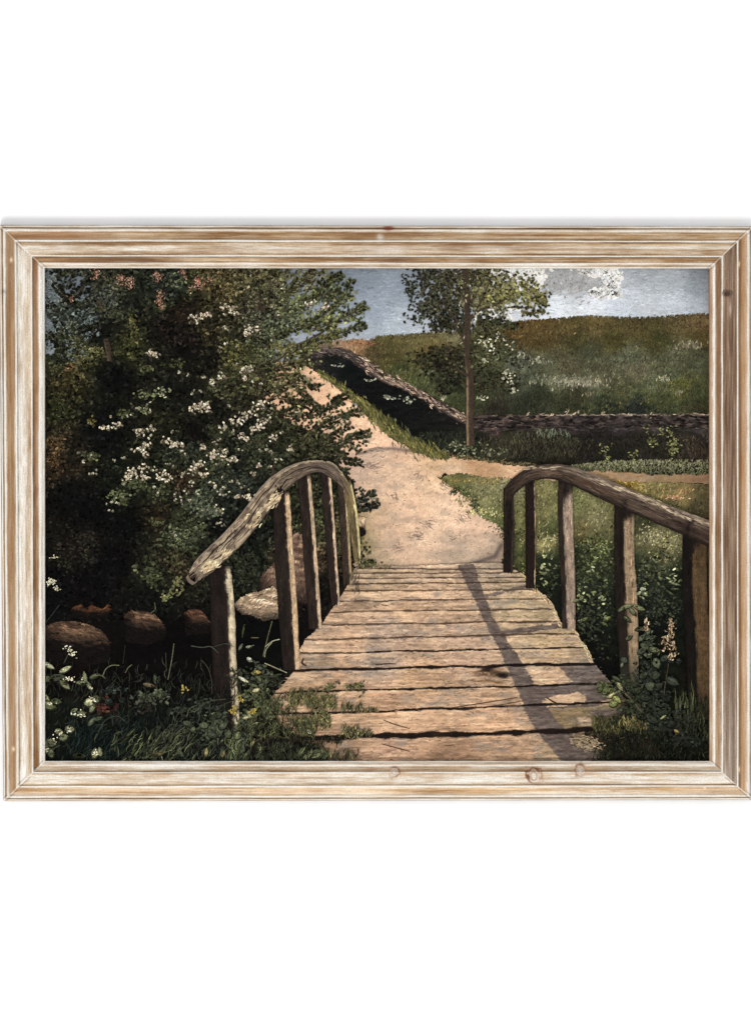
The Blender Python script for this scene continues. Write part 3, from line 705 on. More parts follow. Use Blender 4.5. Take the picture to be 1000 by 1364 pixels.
# ------------------------------------------------------------------ painted tree
def tree():
    P = Paint("painted_tree", "slender painted tree beside the bank with sparse round leaves")
    def bark(s, t, x, y):
        n = fbm(s / 8, t * 2, 101, 4)
        c = mix((58, 46, 40), (92, 74, 62), n)
        lit = sm(.25, .5, t) * (1 - sm(.85, 1, t)) * sm(470, 520, y)
        return mix(c, (172, 138, 108), lit * (.5 + .5 * n))
    def dark(s, t, x, y):
        return mix((52, 44, 38), (96, 78, 64), fbm(s / 5, t, 105, 3))
    # leaves behind
    def leaves(lst, k=1.0, r=(1.5, 2.7)):
        for (cx, cy, sx, sy, n, c) in lst:
            n = int(n * k * (.58 if sy and cy < 445 else .75)); sx *= 1.12; sy *= 1.12
            x = cx + sx * np.clip(N(0, .55, n), -1.15, 1.15); y = cy + sy * np.clip(N(0, .55, n), -1.15, 1.15)
            P.oval(x, y, U(*r, n), U(.9, 1.6, n), N(-20, 50, n), jit(np.tile(c, (n, 1)) * np.where(U(0, 1, (n, 1)) < .4, .62, 1.08), .22, 7))
    def haze(lst):
        for (cx, cy, sx, sy, n, c) in lst:
            P.oval(cx + sx * np.clip(N(0, .6, n), -1.1, 1.1), cy + sy * np.clip(N(0, .6, n), -1.1, 1.1), U(2, 4.5, n), U(1.4, 3, n), U(0, 180, n), jit(np.tile(c, (n, 1)), .14, 6))
    haze([(600, 372, 34, 18, 130, (92, 90, 72)), (640, 380, 26, 22, 120, (116, 112, 84)), (590, 404, 28, 16, 110, (82, 80, 64)), (680, 385, 30, 16, 110, (134, 128, 96)), (600, 428, 24, 10, 60, (70, 68, 52)), (658, 400, 24, 14, 90, (122, 118, 86)), (650, 430, 24, 8, 60, (84, 80, 56)),
          (600, 480, 34, 16, 130, (62, 60, 44)), (655, 470, 28, 22, 150, (84, 84, 62)), (605, 508, 22, 12, 60, (56, 58, 42)), (662, 508, 26, 12, 80, (66, 66, 48)), (712, 396, 14, 12, 40, (136, 128, 92))])
    D = (58, 56, 44); M = (82, 80, 54); L = (122, 118, 70); K2 = (46, 44, 34)
    leaves([(572, 364, 28, 12, 210, D), (560, 378, 18, 12, 110, (66, 66, 52)), (600, 372, 30, 20, 240, D), (622, 365, 24, 14, 160, M), (640, 372, 24, 18, 180, M), (668, 375, 24, 20, 160, (104, 98, 62)),
            (590, 400, 28, 14, 190, D), (572, 412, 18, 9, 90, (62, 64, 50)), (556, 424, 14, 6, 60, (74, 80, 58)), (600, 420, 24, 11, 160, K2), (590, 432, 20, 8, 110, K2), (612, 436, 14, 7, 70, D),
            (546, 400, 6, 10, 30, (70, 84, 64)), (548, 386, 7, 8, 34, (70, 78, 60)), (640, 400, 22, 14, 110, (92, 88, 56)), (660, 395, 22, 12, 110, L), (690, 388, 22, 9, 100, L), (706, 375, 10, 12, 50, (112, 106, 60)),
            (716, 394, 14, 9, 80, (112, 106, 62)), (722, 406, 10, 7, 50, (112, 108, 66)), (710, 416, 16, 5, 70, (112, 102, 60)), (698, 408, 12, 5, 46, (104, 98, 60)), (668, 412, 12, 6, 40, (116, 112, 82)),
            (650, 424, 18, 8, 90, D), (672, 432, 18, 7, 80, (70, 72, 48)), (684, 432, 9, 6, 36, (72, 76, 48)), (640, 436, 14, 6, 50, M), (655, 442, 12, 6, 40, M)])
    leaves([(596, 468, 26, 10, 200, (66, 60, 42)), (570, 478, 22, 8, 120, (50, 48, 34)), (590, 488, 24, 9, 150, (44, 42, 32)), (612, 478, 14, 12, 90, D), (600, 505, 20, 8, 120, (46, 46, 36)), (592, 518, 12, 8, 60, (52, 52, 38)),
            (606, 500, 16, 10, 80, K2), (640, 462, 16, 12, 80, M), (655, 458, 18, 12, 90, (84, 82, 58)), (668, 470, 20, 14, 80, (88, 90, 66)), (640, 482, 14, 10, 60, (76, 74, 46)), (650, 500, 18, 8, 90, (66, 66, 46)),
            (672, 508, 16, 9, 90, (60, 58, 42)), (640, 515, 14, 8, 60, (62, 60, 42)), (682, 515, 8, 5, 30, (64, 62, 46)), (690, 480, 12, 10, 60, (92, 96, 82))])
    P.beam([(620, 350, 7), (622, 395, 7), (623, 430, 7.5), (623, 470, 8), (626, 510, 10), (626, 560, 10), (627, 593, 11)], bark, m=10, wob=.25)
    for pts in ([(622, 425, 4), (640, 412, 3), (660, 405, 2.5), (676, 396, 1.8)], [(622, 432, 4), (636, 410, 2.5), (648, 385, 1.8), (656, 362, 1.2)], [(621, 398, 3), (612, 388, 2), (596, 375, 1.3)],
                [(622, 375, 3), (632, 362, 2), (640, 352, 1.5)], [(616, 350, 2), (604, 362, 1.5), (596, 372, 1)], [(622, 440, 4), (604, 420, 2.5), (592, 405, 1.6), (590, 395, 1)], [(624, 500, 4), (612, 492, 2.5), (604, 478, 1.5)],
                [(676, 408, 1.2), (700, 409, 1.2), (712, 409, .9)], [(626, 520, 3), (636, 512, 2), (640, 500, 1.3)], [(622, 460, 6), (616, 448, 4), (608, 438, 2)], [(650, 352, 1.3), (644, 372, 1.5), (634, 392, 1.5), (624, 410, 2)],
                [(623, 405, 2), (632, 396, 1.4), (645, 392, 1)], [(600, 352, 1.2), (610, 364, 1.4), (620, 376, 2)], [(622, 515, 3), (617, 508, 2), (612, 504, 1.2)], [(640, 360, 1), (652, 374, 1), (660, 390, 1)]):
        P.beam(pts, dark, m=4, wob=.3)
    # lights between the leaves near the trunk
    n = 40
    P.dab(N(628, 18, n), N(395, 26, n), U(3, 6, n), U(.8, 1.4, n), U(30, 150, n), jit(np.tile((176, 160, 138), (n, 1)), .1, 6))
    leaves([(600, 385, 40, 22, 150, (72, 70, 50)), (640, 380, 30, 20, 110, (108, 102, 66)), (690, 385, 30, 14, 90, (140, 132, 78)), (585, 405, 22, 12, 60, (78, 80, 60)), (640, 470, 20, 26, 60, (100, 98, 66)), (595, 480, 25, 14, 60, (72, 68, 46))], 1, (1.3, 2.4))
    # white blossoms
    for (cx, cy, n, sx, sy) in ((640, 452, 8, 4, 3), (648, 456, 8, 4, 3), (656, 455, 5, 2.5, 2), (665, 445, 5, 3, 3), (672, 450, 4, 2, 2), (680, 460, 5, 2, 3), (645, 480, 6, 4, 3), (672, 495, 8, 4, 2), (680, 500, 8, 4, 3), (688, 518, 8, 3, 2), (692, 473, 6, 4, 2),
                             (675, 505, 5, 4, 3), (682, 509, 4, 3, 2), (684, 522, 3, 2, 1), (652, 462, 5, 3, 2), (590, 530, 4, 3, 1), (644, 530, 4, 4, 2), (720, 477, 5, 4, 1.5)):
        P.oval(N(cx, sx, n), N(cy, sy, n), U(1.0, 2.2, n), U(.8, 1.3, n), U(0, 180, n), jit(np.tile((188, 182, 160), (n, 1)), .14, 6))
    P.build(painting)
tree()

# ------------------------------------------------------------------ painted blossoming bushes
BUSH = [(51, 480), (70, 470), (74, 440), (64, 420), (80, 400), (112, 420), (118, 380), (100, 349), (365, 349), (380, 372), (372, 400), (392, 420), (385, 440), (372, 458), (350, 486), (352, 530), (378, 556), (415, 575), (440, 590),
        (458, 604), (450, 618), (470, 640), (478, 700), (470, 760), (440, 800), (420, 860), (380, 900), (330, 930), (300, 1022), (51, 1022)]
CREAM = (212, 194, 162)
def bush():
    P = Paint("painted_bushes", "dark painted bushes with cream blossom filling the left side")
    P.sat = 0.84; P.gain = 1.04
    pts = [(75, 370, (56, 62, 58)), (105, 360, (40, 42, 36)), (150, 370, (48, 46, 36)), (180, 380, (34, 36, 28)), (200, 365, (38, 48, 34)), (235, 370, (36, 58, 36)), (220, 385, (40, 60, 38)), (260, 365, (62, 52, 34)), (290, 380, (78, 68, 44)),
           (320, 370, (72, 66, 48)), (340, 400, (64, 60, 46)), (370, 380, (88, 84, 66)), (400, 365, (94, 86, 62)), (430, 400, (88, 90, 62)), (400, 420, (84, 88, 60)), (420, 440, (92, 92, 60)), (370, 440, (74, 82, 66)),
           (345, 460, (66, 70, 50)), (390, 460, (80, 78, 52)), (110, 420, (60, 68, 68)), (130, 400, (54, 58, 52)), (85, 470, (46, 50, 36)), (110, 470, (70, 68, 42)), (90, 510, (46, 42, 26)), (80, 550, (38, 38, 24)), (130, 440, (20, 21, 19)),
           (150, 500, (14, 14, 14)), (180, 440, (36, 36, 26)), (170, 460, (52, 52, 30)), (220, 440, (24, 20, 18)), (240, 410, (34, 26, 20)), (250, 460, (22, 18, 17)), (280, 440, (40, 36, 24)), (210, 480, (28, 28, 22)), (240, 520, (22, 22, 19)),
           (280, 480, (24, 23, 18)), (310, 470, (60, 58, 34)), (320, 440, (46, 44, 32)), (300, 420, (52, 48, 32)), (340, 430, (70, 72, 56)), (330, 500, (58, 56, 38)), (300, 510, (50, 50, 34)), (290, 545, (26, 26, 20)), (340, 540, (42, 40, 28)),
           (380, 520, (84, 78, 54)), (400, 500, (112, 100, 74)), (420, 480, (120, 104, 76)), (430, 500, (72, 76, 56)), (400, 540, (84, 78, 58)), (390, 570, (40, 40, 28)), (430, 590, (62, 60, 42)), (420, 610, (34, 34, 24)), (460, 600, (78, 72, 52)),
           (100, 600, (30, 26, 20)), (72, 590, (50, 42, 30)), (70, 620, (50, 38, 27)), (130, 570, (14, 15, 15)), (150, 590, (15, 16, 15)), (180, 600, (24, 26, 18)), (220, 570, (30, 30, 20)), (240, 610, (38, 48, 34)), (200, 640, (30, 36, 24)),
           (170, 640, (24, 30, 20)), (260, 580, (20, 18, 16)), (280, 600, (40, 40, 28)), (310, 590, (34, 38, 28)), (330, 570, (26, 28, 20)), (310, 640, (34, 46, 32)), (290, 640, (44, 54, 38)), (350, 610, (36, 40, 28)), (340, 650, (30, 36, 26)), (300, 670, (30, 36, 28)),
           (270, 670, (52, 60, 46)), (240, 640, (52, 38, 26)), (230, 665, (40, 42, 30)), (210, 690, (40, 32, 22)), (240, 700, (46, 50, 34)), (265, 700, (44, 50, 36)), (235, 715, (56, 62, 44)), (230, 750, (38, 32, 24)), (205, 765, (34, 36, 26)), (170, 700, (12, 13, 13)),
           (120, 680, (12, 12, 12)), (90, 660, (14, 14, 14)), (80, 720, (24, 22, 19)), (110, 730, (26, 23, 20)), (150, 750, (13, 12, 13)), (120, 780, (13, 12, 13)), (200, 800, (16, 17, 15)), (100, 800, (14, 12, 12)), (70, 800, (14, 15, 16)),
           (290, 700, (16, 17, 16)), (320, 730, (22, 26, 20)), (330, 760, (30, 36, 26)), (350, 700, (24, 27, 22)), (340, 680, (20, 22, 18)), (395, 680, (40, 42, 28)), (420, 700, (58, 60, 40)), (390, 740, (76, 62, 46)), (420, 750, (60, 48, 36)), (445, 700, (66, 60, 40)),
           (445, 660, (40, 44, 30)), (410, 650, (40, 40, 28)), (380, 790, (36, 28, 24)), (400, 800, (22, 18, 16)), (430, 780, (20, 17, 15)), (330, 850, (12, 11, 12)), (120, 860, (16, 12, 11)), (200, 860, (12, 9, 10)), (250, 850, (12, 10, 10)), (370, 830, (12, 11, 12)),
           (100, 900, (20, 13, 12)), (170, 900, (15, 11, 12)), (240, 900, (16, 13, 13)), (80, 960, (24, 28, 22)), (130, 950, (32, 26, 22)), (120, 980, (18, 34, 28)), (180, 970, (22, 28, 24)), (240, 960, (24, 27, 23)), (200, 1000, (26, 34, 28)),
           (300, 950, (22, 26, 20)), (350, 900, (16, 18, 14)), (290, 1000, (30, 38, 28))]
    f = field(pts, 8)
    def cf(x, y):
        c = f(x, y); n = fbm(x / 11, y / 9, 121, 4) - .5
        return np.clip(c * (1 + .8 * n)[..., None], 3, 255)
    P.grid(BUSH, cf, 2.2, edge=7)
    # branches
    def wood(s, t, x, y): return mix((56, 44, 36), (116, 98, 82), fbm(s / 5, t * 1.5, 131, 3) * sm(-1, .8, t))
    def lead(a, b): return a
    # loose ragged rim over the sky and path
    def rimleaves(cx, cy, sx, sy, n, c, r=(1.6, 2.9)):
        x = cx + sx * np.clip(N(0, .55, n), -1.2, 1.2); y = cy + sy * np.clip(N(0, .55, n), -1.2, 1.2)
        k = U(0, 1, n) < (.36 if cx > 395 and cy > 490 else .55); x, y = x[k], y[k]; n = x.size
        P.oval(x, y, U(*r, n), U(1.0, 1.8, n), N(20, 50, n), jit(np.tile(c, (n, 1)) * np.where(U(0, 1, (n, 1)) < .35, .72, 1.25), .2, 7))
    for a in ((362, 490, 16, 22, 130, (70, 68, 46)), (358, 520, 16, 20, 190, (48, 48, 34)), (370, 548, 18, 12, 110, (46, 48, 34)), (388, 474, 26, 10, 110, (88, 84, 58)), (352, 500, 10, 26, 120, (40, 40, 28)), (372, 512, 16, 10, 70, (96, 90, 60)), (408, 484, 16, 7, 50, (84, 84, 60)), (420, 578, 20, 10, 120, (44, 46, 32)), (356, 484, 10, 8, 60, (66, 64, 46)),
              (72, 362, 16, 8, 90, (40, 42, 34)), (100, 362, 20, 10, 130, (36, 38, 32)), (88, 378, 12, 8, 60, (44, 46, 38)), (112, 384, 12, 12, 110, (38, 40, 32)), (62, 374, 8, 8, 44, (44, 50, 44)), (96, 400, 14, 8, 70, (48, 52, 40)), (62, 412, 10, 8, 50, (42, 50, 44)), (80, 412, 14, 6, 50, (44, 50, 42)), (66, 450, 12, 12, 110, (44, 48, 36)), (90, 446, 12, 8, 50, (56, 62, 50)), (120, 404, 10, 8, 60, (36, 38, 30)), (60, 395, 8, 8, 30, (46, 54, 50)), (84, 466, 16, 8, 80, (50, 50, 34)), (118, 470, 10, 8, 40, (84, 80, 52))):
        rimleaves(*a)
    G = (80, 88, 62); G2 = (104, 104, 68); G3 = (62, 72, 58)
    for a in ((430, 362, 20, 12, 130, (92, 88, 62)), (440, 376, 16, 10, 70, G), (452, 370, 9, 8, 30, G3), (461, 376, 8, 5, 22, G3), (438, 395, 18, 12, 110, G), (456, 400, 12, 10, 50, G2), (466, 393, 8, 6, 22, G2), (478, 408, 9, 7, 26, (84, 92, 74)),
              (484, 412, 6, 4, 10, (100, 100, 80)), (448, 412, 18, 10, 90, G), (466, 418, 12, 8, 40, G3), (478, 428, 8, 8, 34, G), (484, 434, 5, 4, 12, G), (440, 430, 16, 12, 110, G2), (450, 440, 10, 9, 40, G2), (430, 450, 16, 9, 80, G2), (412, 462, 16, 8, 70, G2), (395, 470, 16, 8, 60, G2),
              (415, 380, 14, 14, 110, (96, 92, 66)), (392, 492, 18, 10, 44, (110, 106, 74)), (380, 520, 18, 12, 50, (84, 82, 56)), (402, 505, 14, 9, 30, (92, 94, 68)), (418, 510, 9, 6, 30, (66, 68, 46)), (424, 514, 8, 4, 16, (60, 66, 46)),
              (405, 530, 14, 9, 30, (74, 72, 50)), (440, 528, 10, 6, 34, (64, 68, 48)), (450, 536, 7, 5, 18, (60, 64, 46)), (430, 548, 14, 8, 50, (66, 70, 48)), (455, 548, 10, 6, 34, (62, 66, 46)), (468, 544, 8, 5, 22, (60, 66, 46)), (476, 549, 7, 3, 16, (60, 62, 44)),
              (415, 560, 16, 8, 70, (62, 64, 44)), (445, 556, 12, 6, 36, (58, 62, 44)), (440, 566, 12, 6, 44, (70, 72, 48)), (470, 578, 14, 5, 44, (66, 70, 50)), (484, 578, 9, 4, 26, (78, 80, 60)), (462, 590, 14, 6, 50, (60, 62, 44)), (474, 598, 12, 6, 44, (74, 72, 52)), (455, 604, 14, 7, 60, (50, 52, 36)),
              (468, 612, 10, 5, 36, (46, 46, 32)), (478, 618, 6, 3, 14, (60, 54, 40)), (485, 588, 6, 4, 16, (84, 82, 64)), (486, 662, 10, 10, 50, (52, 68, 52)), (496, 660, 7, 5, 20, (56, 72, 54)), (500, 672, 6, 5, 16, (46, 60, 46)), (480, 652, 8, 5, 20, (50, 64, 48)), (490, 680, 8, 4, 14, (44, 58, 44)),
              (480, 720, 8, 14, 70, (92, 86, 56)), (486, 735, 8, 10, 50, (78, 78, 50)), (478, 745, 10, 8, 50, (60, 62, 42)), (492, 750, 14, 3, 40, (78, 80, 50))):
        rimleaves(*a)
    # left sky gaps
    for (cx, cy, n, sx, sy) in ((66, 385, 60, 6, 10), (72, 400, 50, 8, 6), (80, 432, 70, 14, 6), (70, 440, 40, 8, 5), (100, 460, 80, 12, 7), (104, 472, 60, 8, 6), (115, 424, 40, 8, 5), (112, 440, 30, 8, 6), (140, 410, 30, 6, 4), (90, 395, 20, 10, 4), (64, 372, 20, 5, 5), (62, 460, 20, 5, 6)):
        P.dab(N(cx, sx, n), N(cy, sy, n), U(3, 7, n), U(1.5, 3, n), N(30, 30, n), jit(np.tile((112, 122, 130), (n, 1)), .1, 5), N(0, .5, n))
    # body of leaves
    x, y = scatter(BUSH, 24000)
    keep = (y < 830) & ~((inpoly(x, y, [(51, 372), (120, 400), (122, 482), (51, 480)])) & (U(0, 1, x.size) < .5))
    x, y = x[keep], y[keep]
    dens = fbm(x / 22, y / 18, 141, 4)
    c = cf(x, y)
    lum = c.mean(1)
    keep = U(0, 1, x.size) < np.clip(.35 + lum / 60, 0, 1)
    x, y, c, dens, lum = x[keep], y[keep], c[keep], dens[keep], lum[keep]
    k = np.where(U(0, 1, x.size) < .55, U(.25, .8, x.size), U(1.0, 2.1, x.size) + 1.4 * (dens - .5))
    P.oval(x, y, U(1.6, 3.8, x.size), U(1.0, 2.0, x.size), N(10, 60, x.size), jit(c * k[:, None], .12, 5))
    # faint strokes in the deepest part
    n = 4000; x, y = U(58, 300, n), U(480, 830, n)
    c = cf(x, y); d = c.mean(1) < 30; x, y, c = x[d], y[d], c[d]
    P.dab(x, y, U(2, 5, x.size), U(.7, 1.2, x.size), U(0, 180, x.size), jit(c * 1.1, .3, 5), N(0, .8, x.size))
    for pts2 in ([(341, 352, 8), (343, 395, 7), (343, 415, 6), (345, 440, 5)], [(352, 400, 3), (351, 440, 3), (352, 470, 3)], [(386, 350, 3), (372, 375, 4), (355, 398, 5)], [(420, 370, 2), (402, 395, 3), (380, 412, 4), (366, 422, 5)],
                 [(450, 384, 1.5), (438, 400, 2), (425, 416, 2), (415, 425, 3)], [(432, 440, 2), (410, 452, 3), (390, 462, 4), (370, 478, 3), (356, 488, 3)], [(352, 488, 5), (351, 500, 6), (350, 515, 6)], [(343, 486, 5), (343, 500, 6), (344, 516, 6)],
                 [(357, 500, 3), (366, 492, 2), (374, 484, 1.5)], [(363, 586, 7), (365, 610, 6), (364, 640, 6)], [(478, 580, 1.3), (460, 590, 2), (440, 602, 3), (424, 612, 2)], [(430, 562, 1.5), (412, 580, 2.5), (402, 594, 3)],
                 [(74, 384, 2), (84, 402, 2), (92, 416, 1.5)], [(98, 424, 2), (104, 440, 2.5)], [(132, 395, 5), (134, 415, 5)], [(140, 450, 7), (144, 470, 7), (144, 480, 6)], [(456, 556, 1.2), (444, 566, 1.5), (432, 572, 2)], [(404, 690, 1.5), (416, 700, 2), (428, 704, 2)],
                 [(412, 672, 2), (420, 656, 2), (426, 646, 1.5)], [(348, 700, 1.5), (355, 688, 1.5), (358, 676, 1)], [(386, 512, 2), (376, 522, 2), (360, 530, 2)]):
        P.beam(pts2, wood, m=4, wob=.35)
    x0, y0 = scatter(BUSH, 9000)
    c = cf(x0, y0); m = (c.mean(1) > 30) & (y0 < 790); x0, y0, c = x0[m], y0[m], c[m]
    P.oval(x0, y0, U(1.3, 2.6, x0.size), U(.8, 1.4, x0.size), N(10, 60, x0.size), jit(c * U(.5, 1.55, (x0.size, 1)), .12, 5))
    # clumps of lit leaves
    for (cx, cy, sx, sy, n, c) in ((300, 365, 40, 10, 120, (98, 92, 60)), (370, 365, 30, 12, 120, (104, 100, 70)), (345, 375, 14, 10, 50, (110, 106, 70)), (395, 400, 26, 16, 130, (104, 108, 70)), (410, 430, 26, 14, 150, (112, 116, 74)), (360, 440, 22, 14, 110, (96, 106, 80)),
                                (380, 460, 20, 10, 70, (104, 100, 64)), (310, 480, 14, 16, 60, (92, 88, 54)), (330, 500, 16, 10, 60, (96, 96, 64)), (300, 520, 18, 8, 60, (76, 76, 52)), (175, 430, 6, 14, 36, (88, 84, 50)), (180, 445, 8, 8, 30, (80, 80, 46)),
                                (195, 490, 8, 4, 22, (86, 88, 56)), (232, 485, 10, 6, 24, (72, 74, 46)), (195, 525, 12, 5, 30, (96, 98, 70)), (215, 522, 6, 5, 14, (140, 142, 112)), (165, 550, 10, 6, 26, (82, 86, 56)), (190, 545, 6, 6, 14, (120, 122, 88)),
                                (120, 560, 6, 6, 16, (100, 88, 44)), (90, 500, 12, 16, 60, (74, 66, 38)), (75, 540, 8, 10, 40, (56, 60, 34)), (108, 480, 8, 5, 44, (108, 102, 66)), (128, 468, 8, 5, 34, (112, 106, 68)), (92, 488, 8, 4, 20, (110, 84, 52)),
                                (155, 375, 20, 8, 40, (72, 72, 50)), (150, 412, 20, 12, 50, (66, 68, 46)), (215, 405, 20, 8, 40, (62, 66, 44)), (100, 400, 12, 6, 30, (84, 86, 66)), (235, 375, 12, 8, 30, (88, 96, 70)), (102, 360, 20, 6, 36, (70, 72, 56)),
                                (250, 600, 18, 10, 70, (62, 76, 54)), (232, 615, 14, 8, 50, (60, 74, 50)), (180, 645, 16, 6, 70, (74, 84, 54)), (205, 655, 12, 8, 40, (70, 76, 50)), (150, 660, 8, 6, 34, (104, 112, 80)), (165, 665, 9, 8, 30, (76, 82, 54)),
                                (265, 670, 12, 10, 80, (92, 100, 78)), (285, 680, 10, 8, 40, (92, 98, 78)), (235, 715, 12, 9, 80, (104, 112, 80)), (262, 705, 14, 6, 60, (84, 92, 64)), (208, 697, 8, 4, 24, (88, 90, 60)), (230, 745, 12, 14, 60, (76, 74, 50)), (202, 770, 12, 12, 70, (72, 78, 52)),
                                (235, 780, 8, 10, 26, (104, 102, 66)), (220, 795, 8, 6, 20, (116, 114, 76)), (180, 757, 4, 4, 12, (92, 96, 66)), (318, 645, 18, 12, 90, (54, 72, 52)), (290, 645, 14, 10, 80, (62, 76, 54)), (345, 625, 20, 12, 70, (56, 62, 44)), (350, 590, 24, 14, 90, (64, 66, 46)),
                                (330, 600, 16, 12, 50, (58, 66, 46)), (400, 590, 20, 12, 70, (64, 64, 44)), (300, 575, 20, 8, 50, (56, 60, 40)), (320, 745, 16, 12, 70, (52, 58, 40)), (328, 770, 14, 12, 60, (48, 58, 38)), (345, 690, 8, 14, 30, (60, 62, 46)),
                                (415, 690, 10, 16, 60, (84, 86, 56)), (420, 660, 12, 12, 40, (76, 80, 54)), (446, 690, 5, 22, 50, (88, 82, 52)), (286, 610, 12, 16, 40, (84, 84, 58)), (115, 605, 14, 3, 16, (66, 70, 50)), (122, 610, 8, 8, 20, (92, 94, 62)), (72, 590, 10, 10, 50, (104, 80, 52)),
                                (68, 615, 8, 6, 16, (88, 64, 42)), (100, 720, 22, 14, 40, (44, 38, 32)), (115, 735, 10, 12, 30, (46, 46, 38)), (85, 750, 10, 10, 26, (46, 46, 34))):
        x = N(cx, sx * .6, n); y = N(cy, sy * .6, n)
        P.oval(x, y, U(1.5, 3.0, n), U(.9, 1.7, n), N(15, 55, n), jit(np.tile(c, (n, 1)), .22, 8))
    def sprig(pts, c, r=(2.0, 3.1), gap=2.6, spread=3.6, twig=True):
        q = catmull([(a, b, 1) for a, b in pts], 60)
        ln = np.hypot(np.diff(q[:, 0]), np.diff(q[:, 1])).sum(); n = max(int(ln / gap) * 2, 4)
        d = np.gradient(q[:, :2], axis=0); d /= np.hypot(d[:, 0], d[:, 1])[:, None] + 1e-9
        i = np.clip(np.linspace(4, 59, n) + N(0, 1, n), 0, 59).astype(int)
        side = np.where(np.arange(n) % 2 == 0, 1, -1) * U(.4, 1.25, n) * spread
        x = q[i, 0] - d[i, 1] * side + d[i, 0] * 1.5; y = q[i, 1] + d[i, 0] * side + d[i, 1] * 1.5
        a = np.degrees(np.arctan2(-d[i, 1], d[i, 0])) - np.sign(side) * U(25, 70, n)
        if twig and 50 < q[:, 0].min():
            P.beam([(a_, b_, w_) for (a_, b_), w_ in zip(pts, np.linspace(1.9, .8, len(pts)))], wood, m=3)
        rr = U(*r, n)
        tone = np.where(U(0, 1, (n, 1)) < .35, .6, 1.08)
        P.oval(x + .5, y + .7, rr * 1.05, rr * .62, a, jit(np.tile(np.array(c) * .5, (n, 1)), .15, 4))
        P.oval(x, y, rr, rr * .55, a, jit(np.tile(c, (n, 1)) * tone, .16, 6))
    for pts3, c3 in (([(380, 425), (410, 400), (435, 376), (456, 364)], (96, 98, 66)), ([(396, 440), (428, 420), (456, 396), (468, 372)], (96, 100, 68)), ([(415, 440), (448, 426), (472, 414), (486, 405)], (104, 106, 76)), ([(430, 452), (458, 441), (484, 432)], (98, 100, 64)),
                     ([(380, 474), (415, 456), (444, 446)], (106, 104, 66)), ([(372, 400), (396, 378), (420, 358)], (104, 98, 68)), ([(350, 410), (376, 392), (396, 372)], (92, 92, 66)), ([(400, 400), (430, 392), (452, 386)], (94, 98, 66)), ([(360, 450), (392, 436), (420, 424)], (98, 100, 66)),
                     ([(395, 515), (410, 530), (424, 545)], (78, 78, 54)), ([(360, 520), (392, 510), (424, 516)], (84, 82, 56)), ([(385, 560), (420, 548), (456, 533)], (72, 74, 52)), ([(410, 574), (446, 558), (480, 547)], (76, 78, 54)), ([(405, 612), (440, 596), (468, 582), (491, 576)], (78, 80, 58)),
                     ([(400, 596), (436, 584), (466, 566)], (70, 72, 50)), ([(410, 628), (446, 612), (480, 616)], (58, 60, 42)), ([(440, 540), (452, 530), (462, 524)], (70, 72, 50)), ([(466, 672), (482, 664), (498, 656)], (68, 88, 66)), ([(468, 680), (486, 676), (502, 672)], (58, 76, 58)),
                     ([(350, 560), (380, 548), (404, 540)], (80, 80, 56)), ([(358, 492), (384, 486), (408, 482)], (96, 92, 62)), ([(352, 505), (376, 500), (398, 502)], (100, 96, 62)), ([(370, 530), (392, 534), (412, 540)], (76, 74, 50)), ([(340, 590), (372, 578), (400, 570)], (70, 72, 50)),
                     ([(330, 380), (352, 368), (372, 358)], (98, 94, 64)), ([(300, 400), (326, 392), (348, 380)], (80, 80, 56)), ([(68, 372), (82, 390), (96, 404)], (52, 56, 42)), ([(62, 400), (78, 416), (92, 424)], (52, 58, 46)), ([(110, 380), (96, 392), (80, 400)], (46, 50, 40)),
                     ([(136, 430), (116, 436), (100, 440)], (52, 54, 42)), ([(130, 400), (112, 404), (98, 412)], (46, 50, 40)), ([(60, 440), (72, 452), (84, 464)], (56, 60, 46))):
        sprig(pts3, c3)
    k2 = 0
    while k2 < 230:
        sx0, sy0 = U(60, 450), U(355, 800)
        if not inpoly(np.array([sx0]), np.array([sy0]), BUSH)[0]: continue
        c0 = f(np.array([sx0]), np.array([sy0]))[0]
        if c0.mean() < U(26, 62): continue
        k2 += 1
        an = U(-.4, 1.3) if sx0 > 200 else U(.3, 2.8)
        ln = U(10, 24)
        p1 = (sx0 + math.cos(an) * ln * .5, sy0 - math.sin(an) * ln * .5 - 1); p2 = (sx0 + math.cos(an - .3) * ln, sy0 - math.sin(an - .3) * ln)
        sprig([(sx0, sy0), p1, p2], c0 * U(1.15, 1.75) + 4, r=(1.7, 2.9), gap=3.0, twig=False)
    for a in ((466, 396, 12, 14, 16, (112, 116, 84)), (480, 428, 8, 10, 12, (92, 100, 64)), (440, 420, 30, 30, 60, (112, 114, 70)), (390, 520, 26, 36, 26, (116, 110, 78)), (490, 665, 10, 14, 22, (70, 88, 66))):
        rimleaves(*a)
    P.build(painting)

    # blossom
    P = Paint("painted_blossom", "cream painted hawthorn blossom scattered over the dark bushes")
    P.sat = 0.85; P.gain = 1
    def blossom(cx, cy, r, n, c=CREAM):
        n = max(int(n * .55), 2)
        x = cx + N(0, r * .62, n); y = cy + N(0, r * .46, n)
        P.oval(x + .5, y + .9, U(1.5, 2.4, n), U(1.1, 1.8, n), U(0, 180, n), jit(np.tile((70, 60, 42), (n, 1)), .15, 6))
        P.oval(x, y, U(1.1, 2.2, n), U(.8, 1.5, n), U(0, 180, n), jit(np.tile(c, (n, 1)) * np.where(U(0, 1, (n, 1)) < .35, .68, 1), .12, 8))
        n2 = max(n // 3, 1)
        P.oval(x[:n2] + N(0, .6, n2), y[:n2] + N(0, .6, n2), U(.4, .7, n2), U(.3, .6, n2), 0, jit(np.tile((150, 116, 72), (n2, 1)), .1, 5))
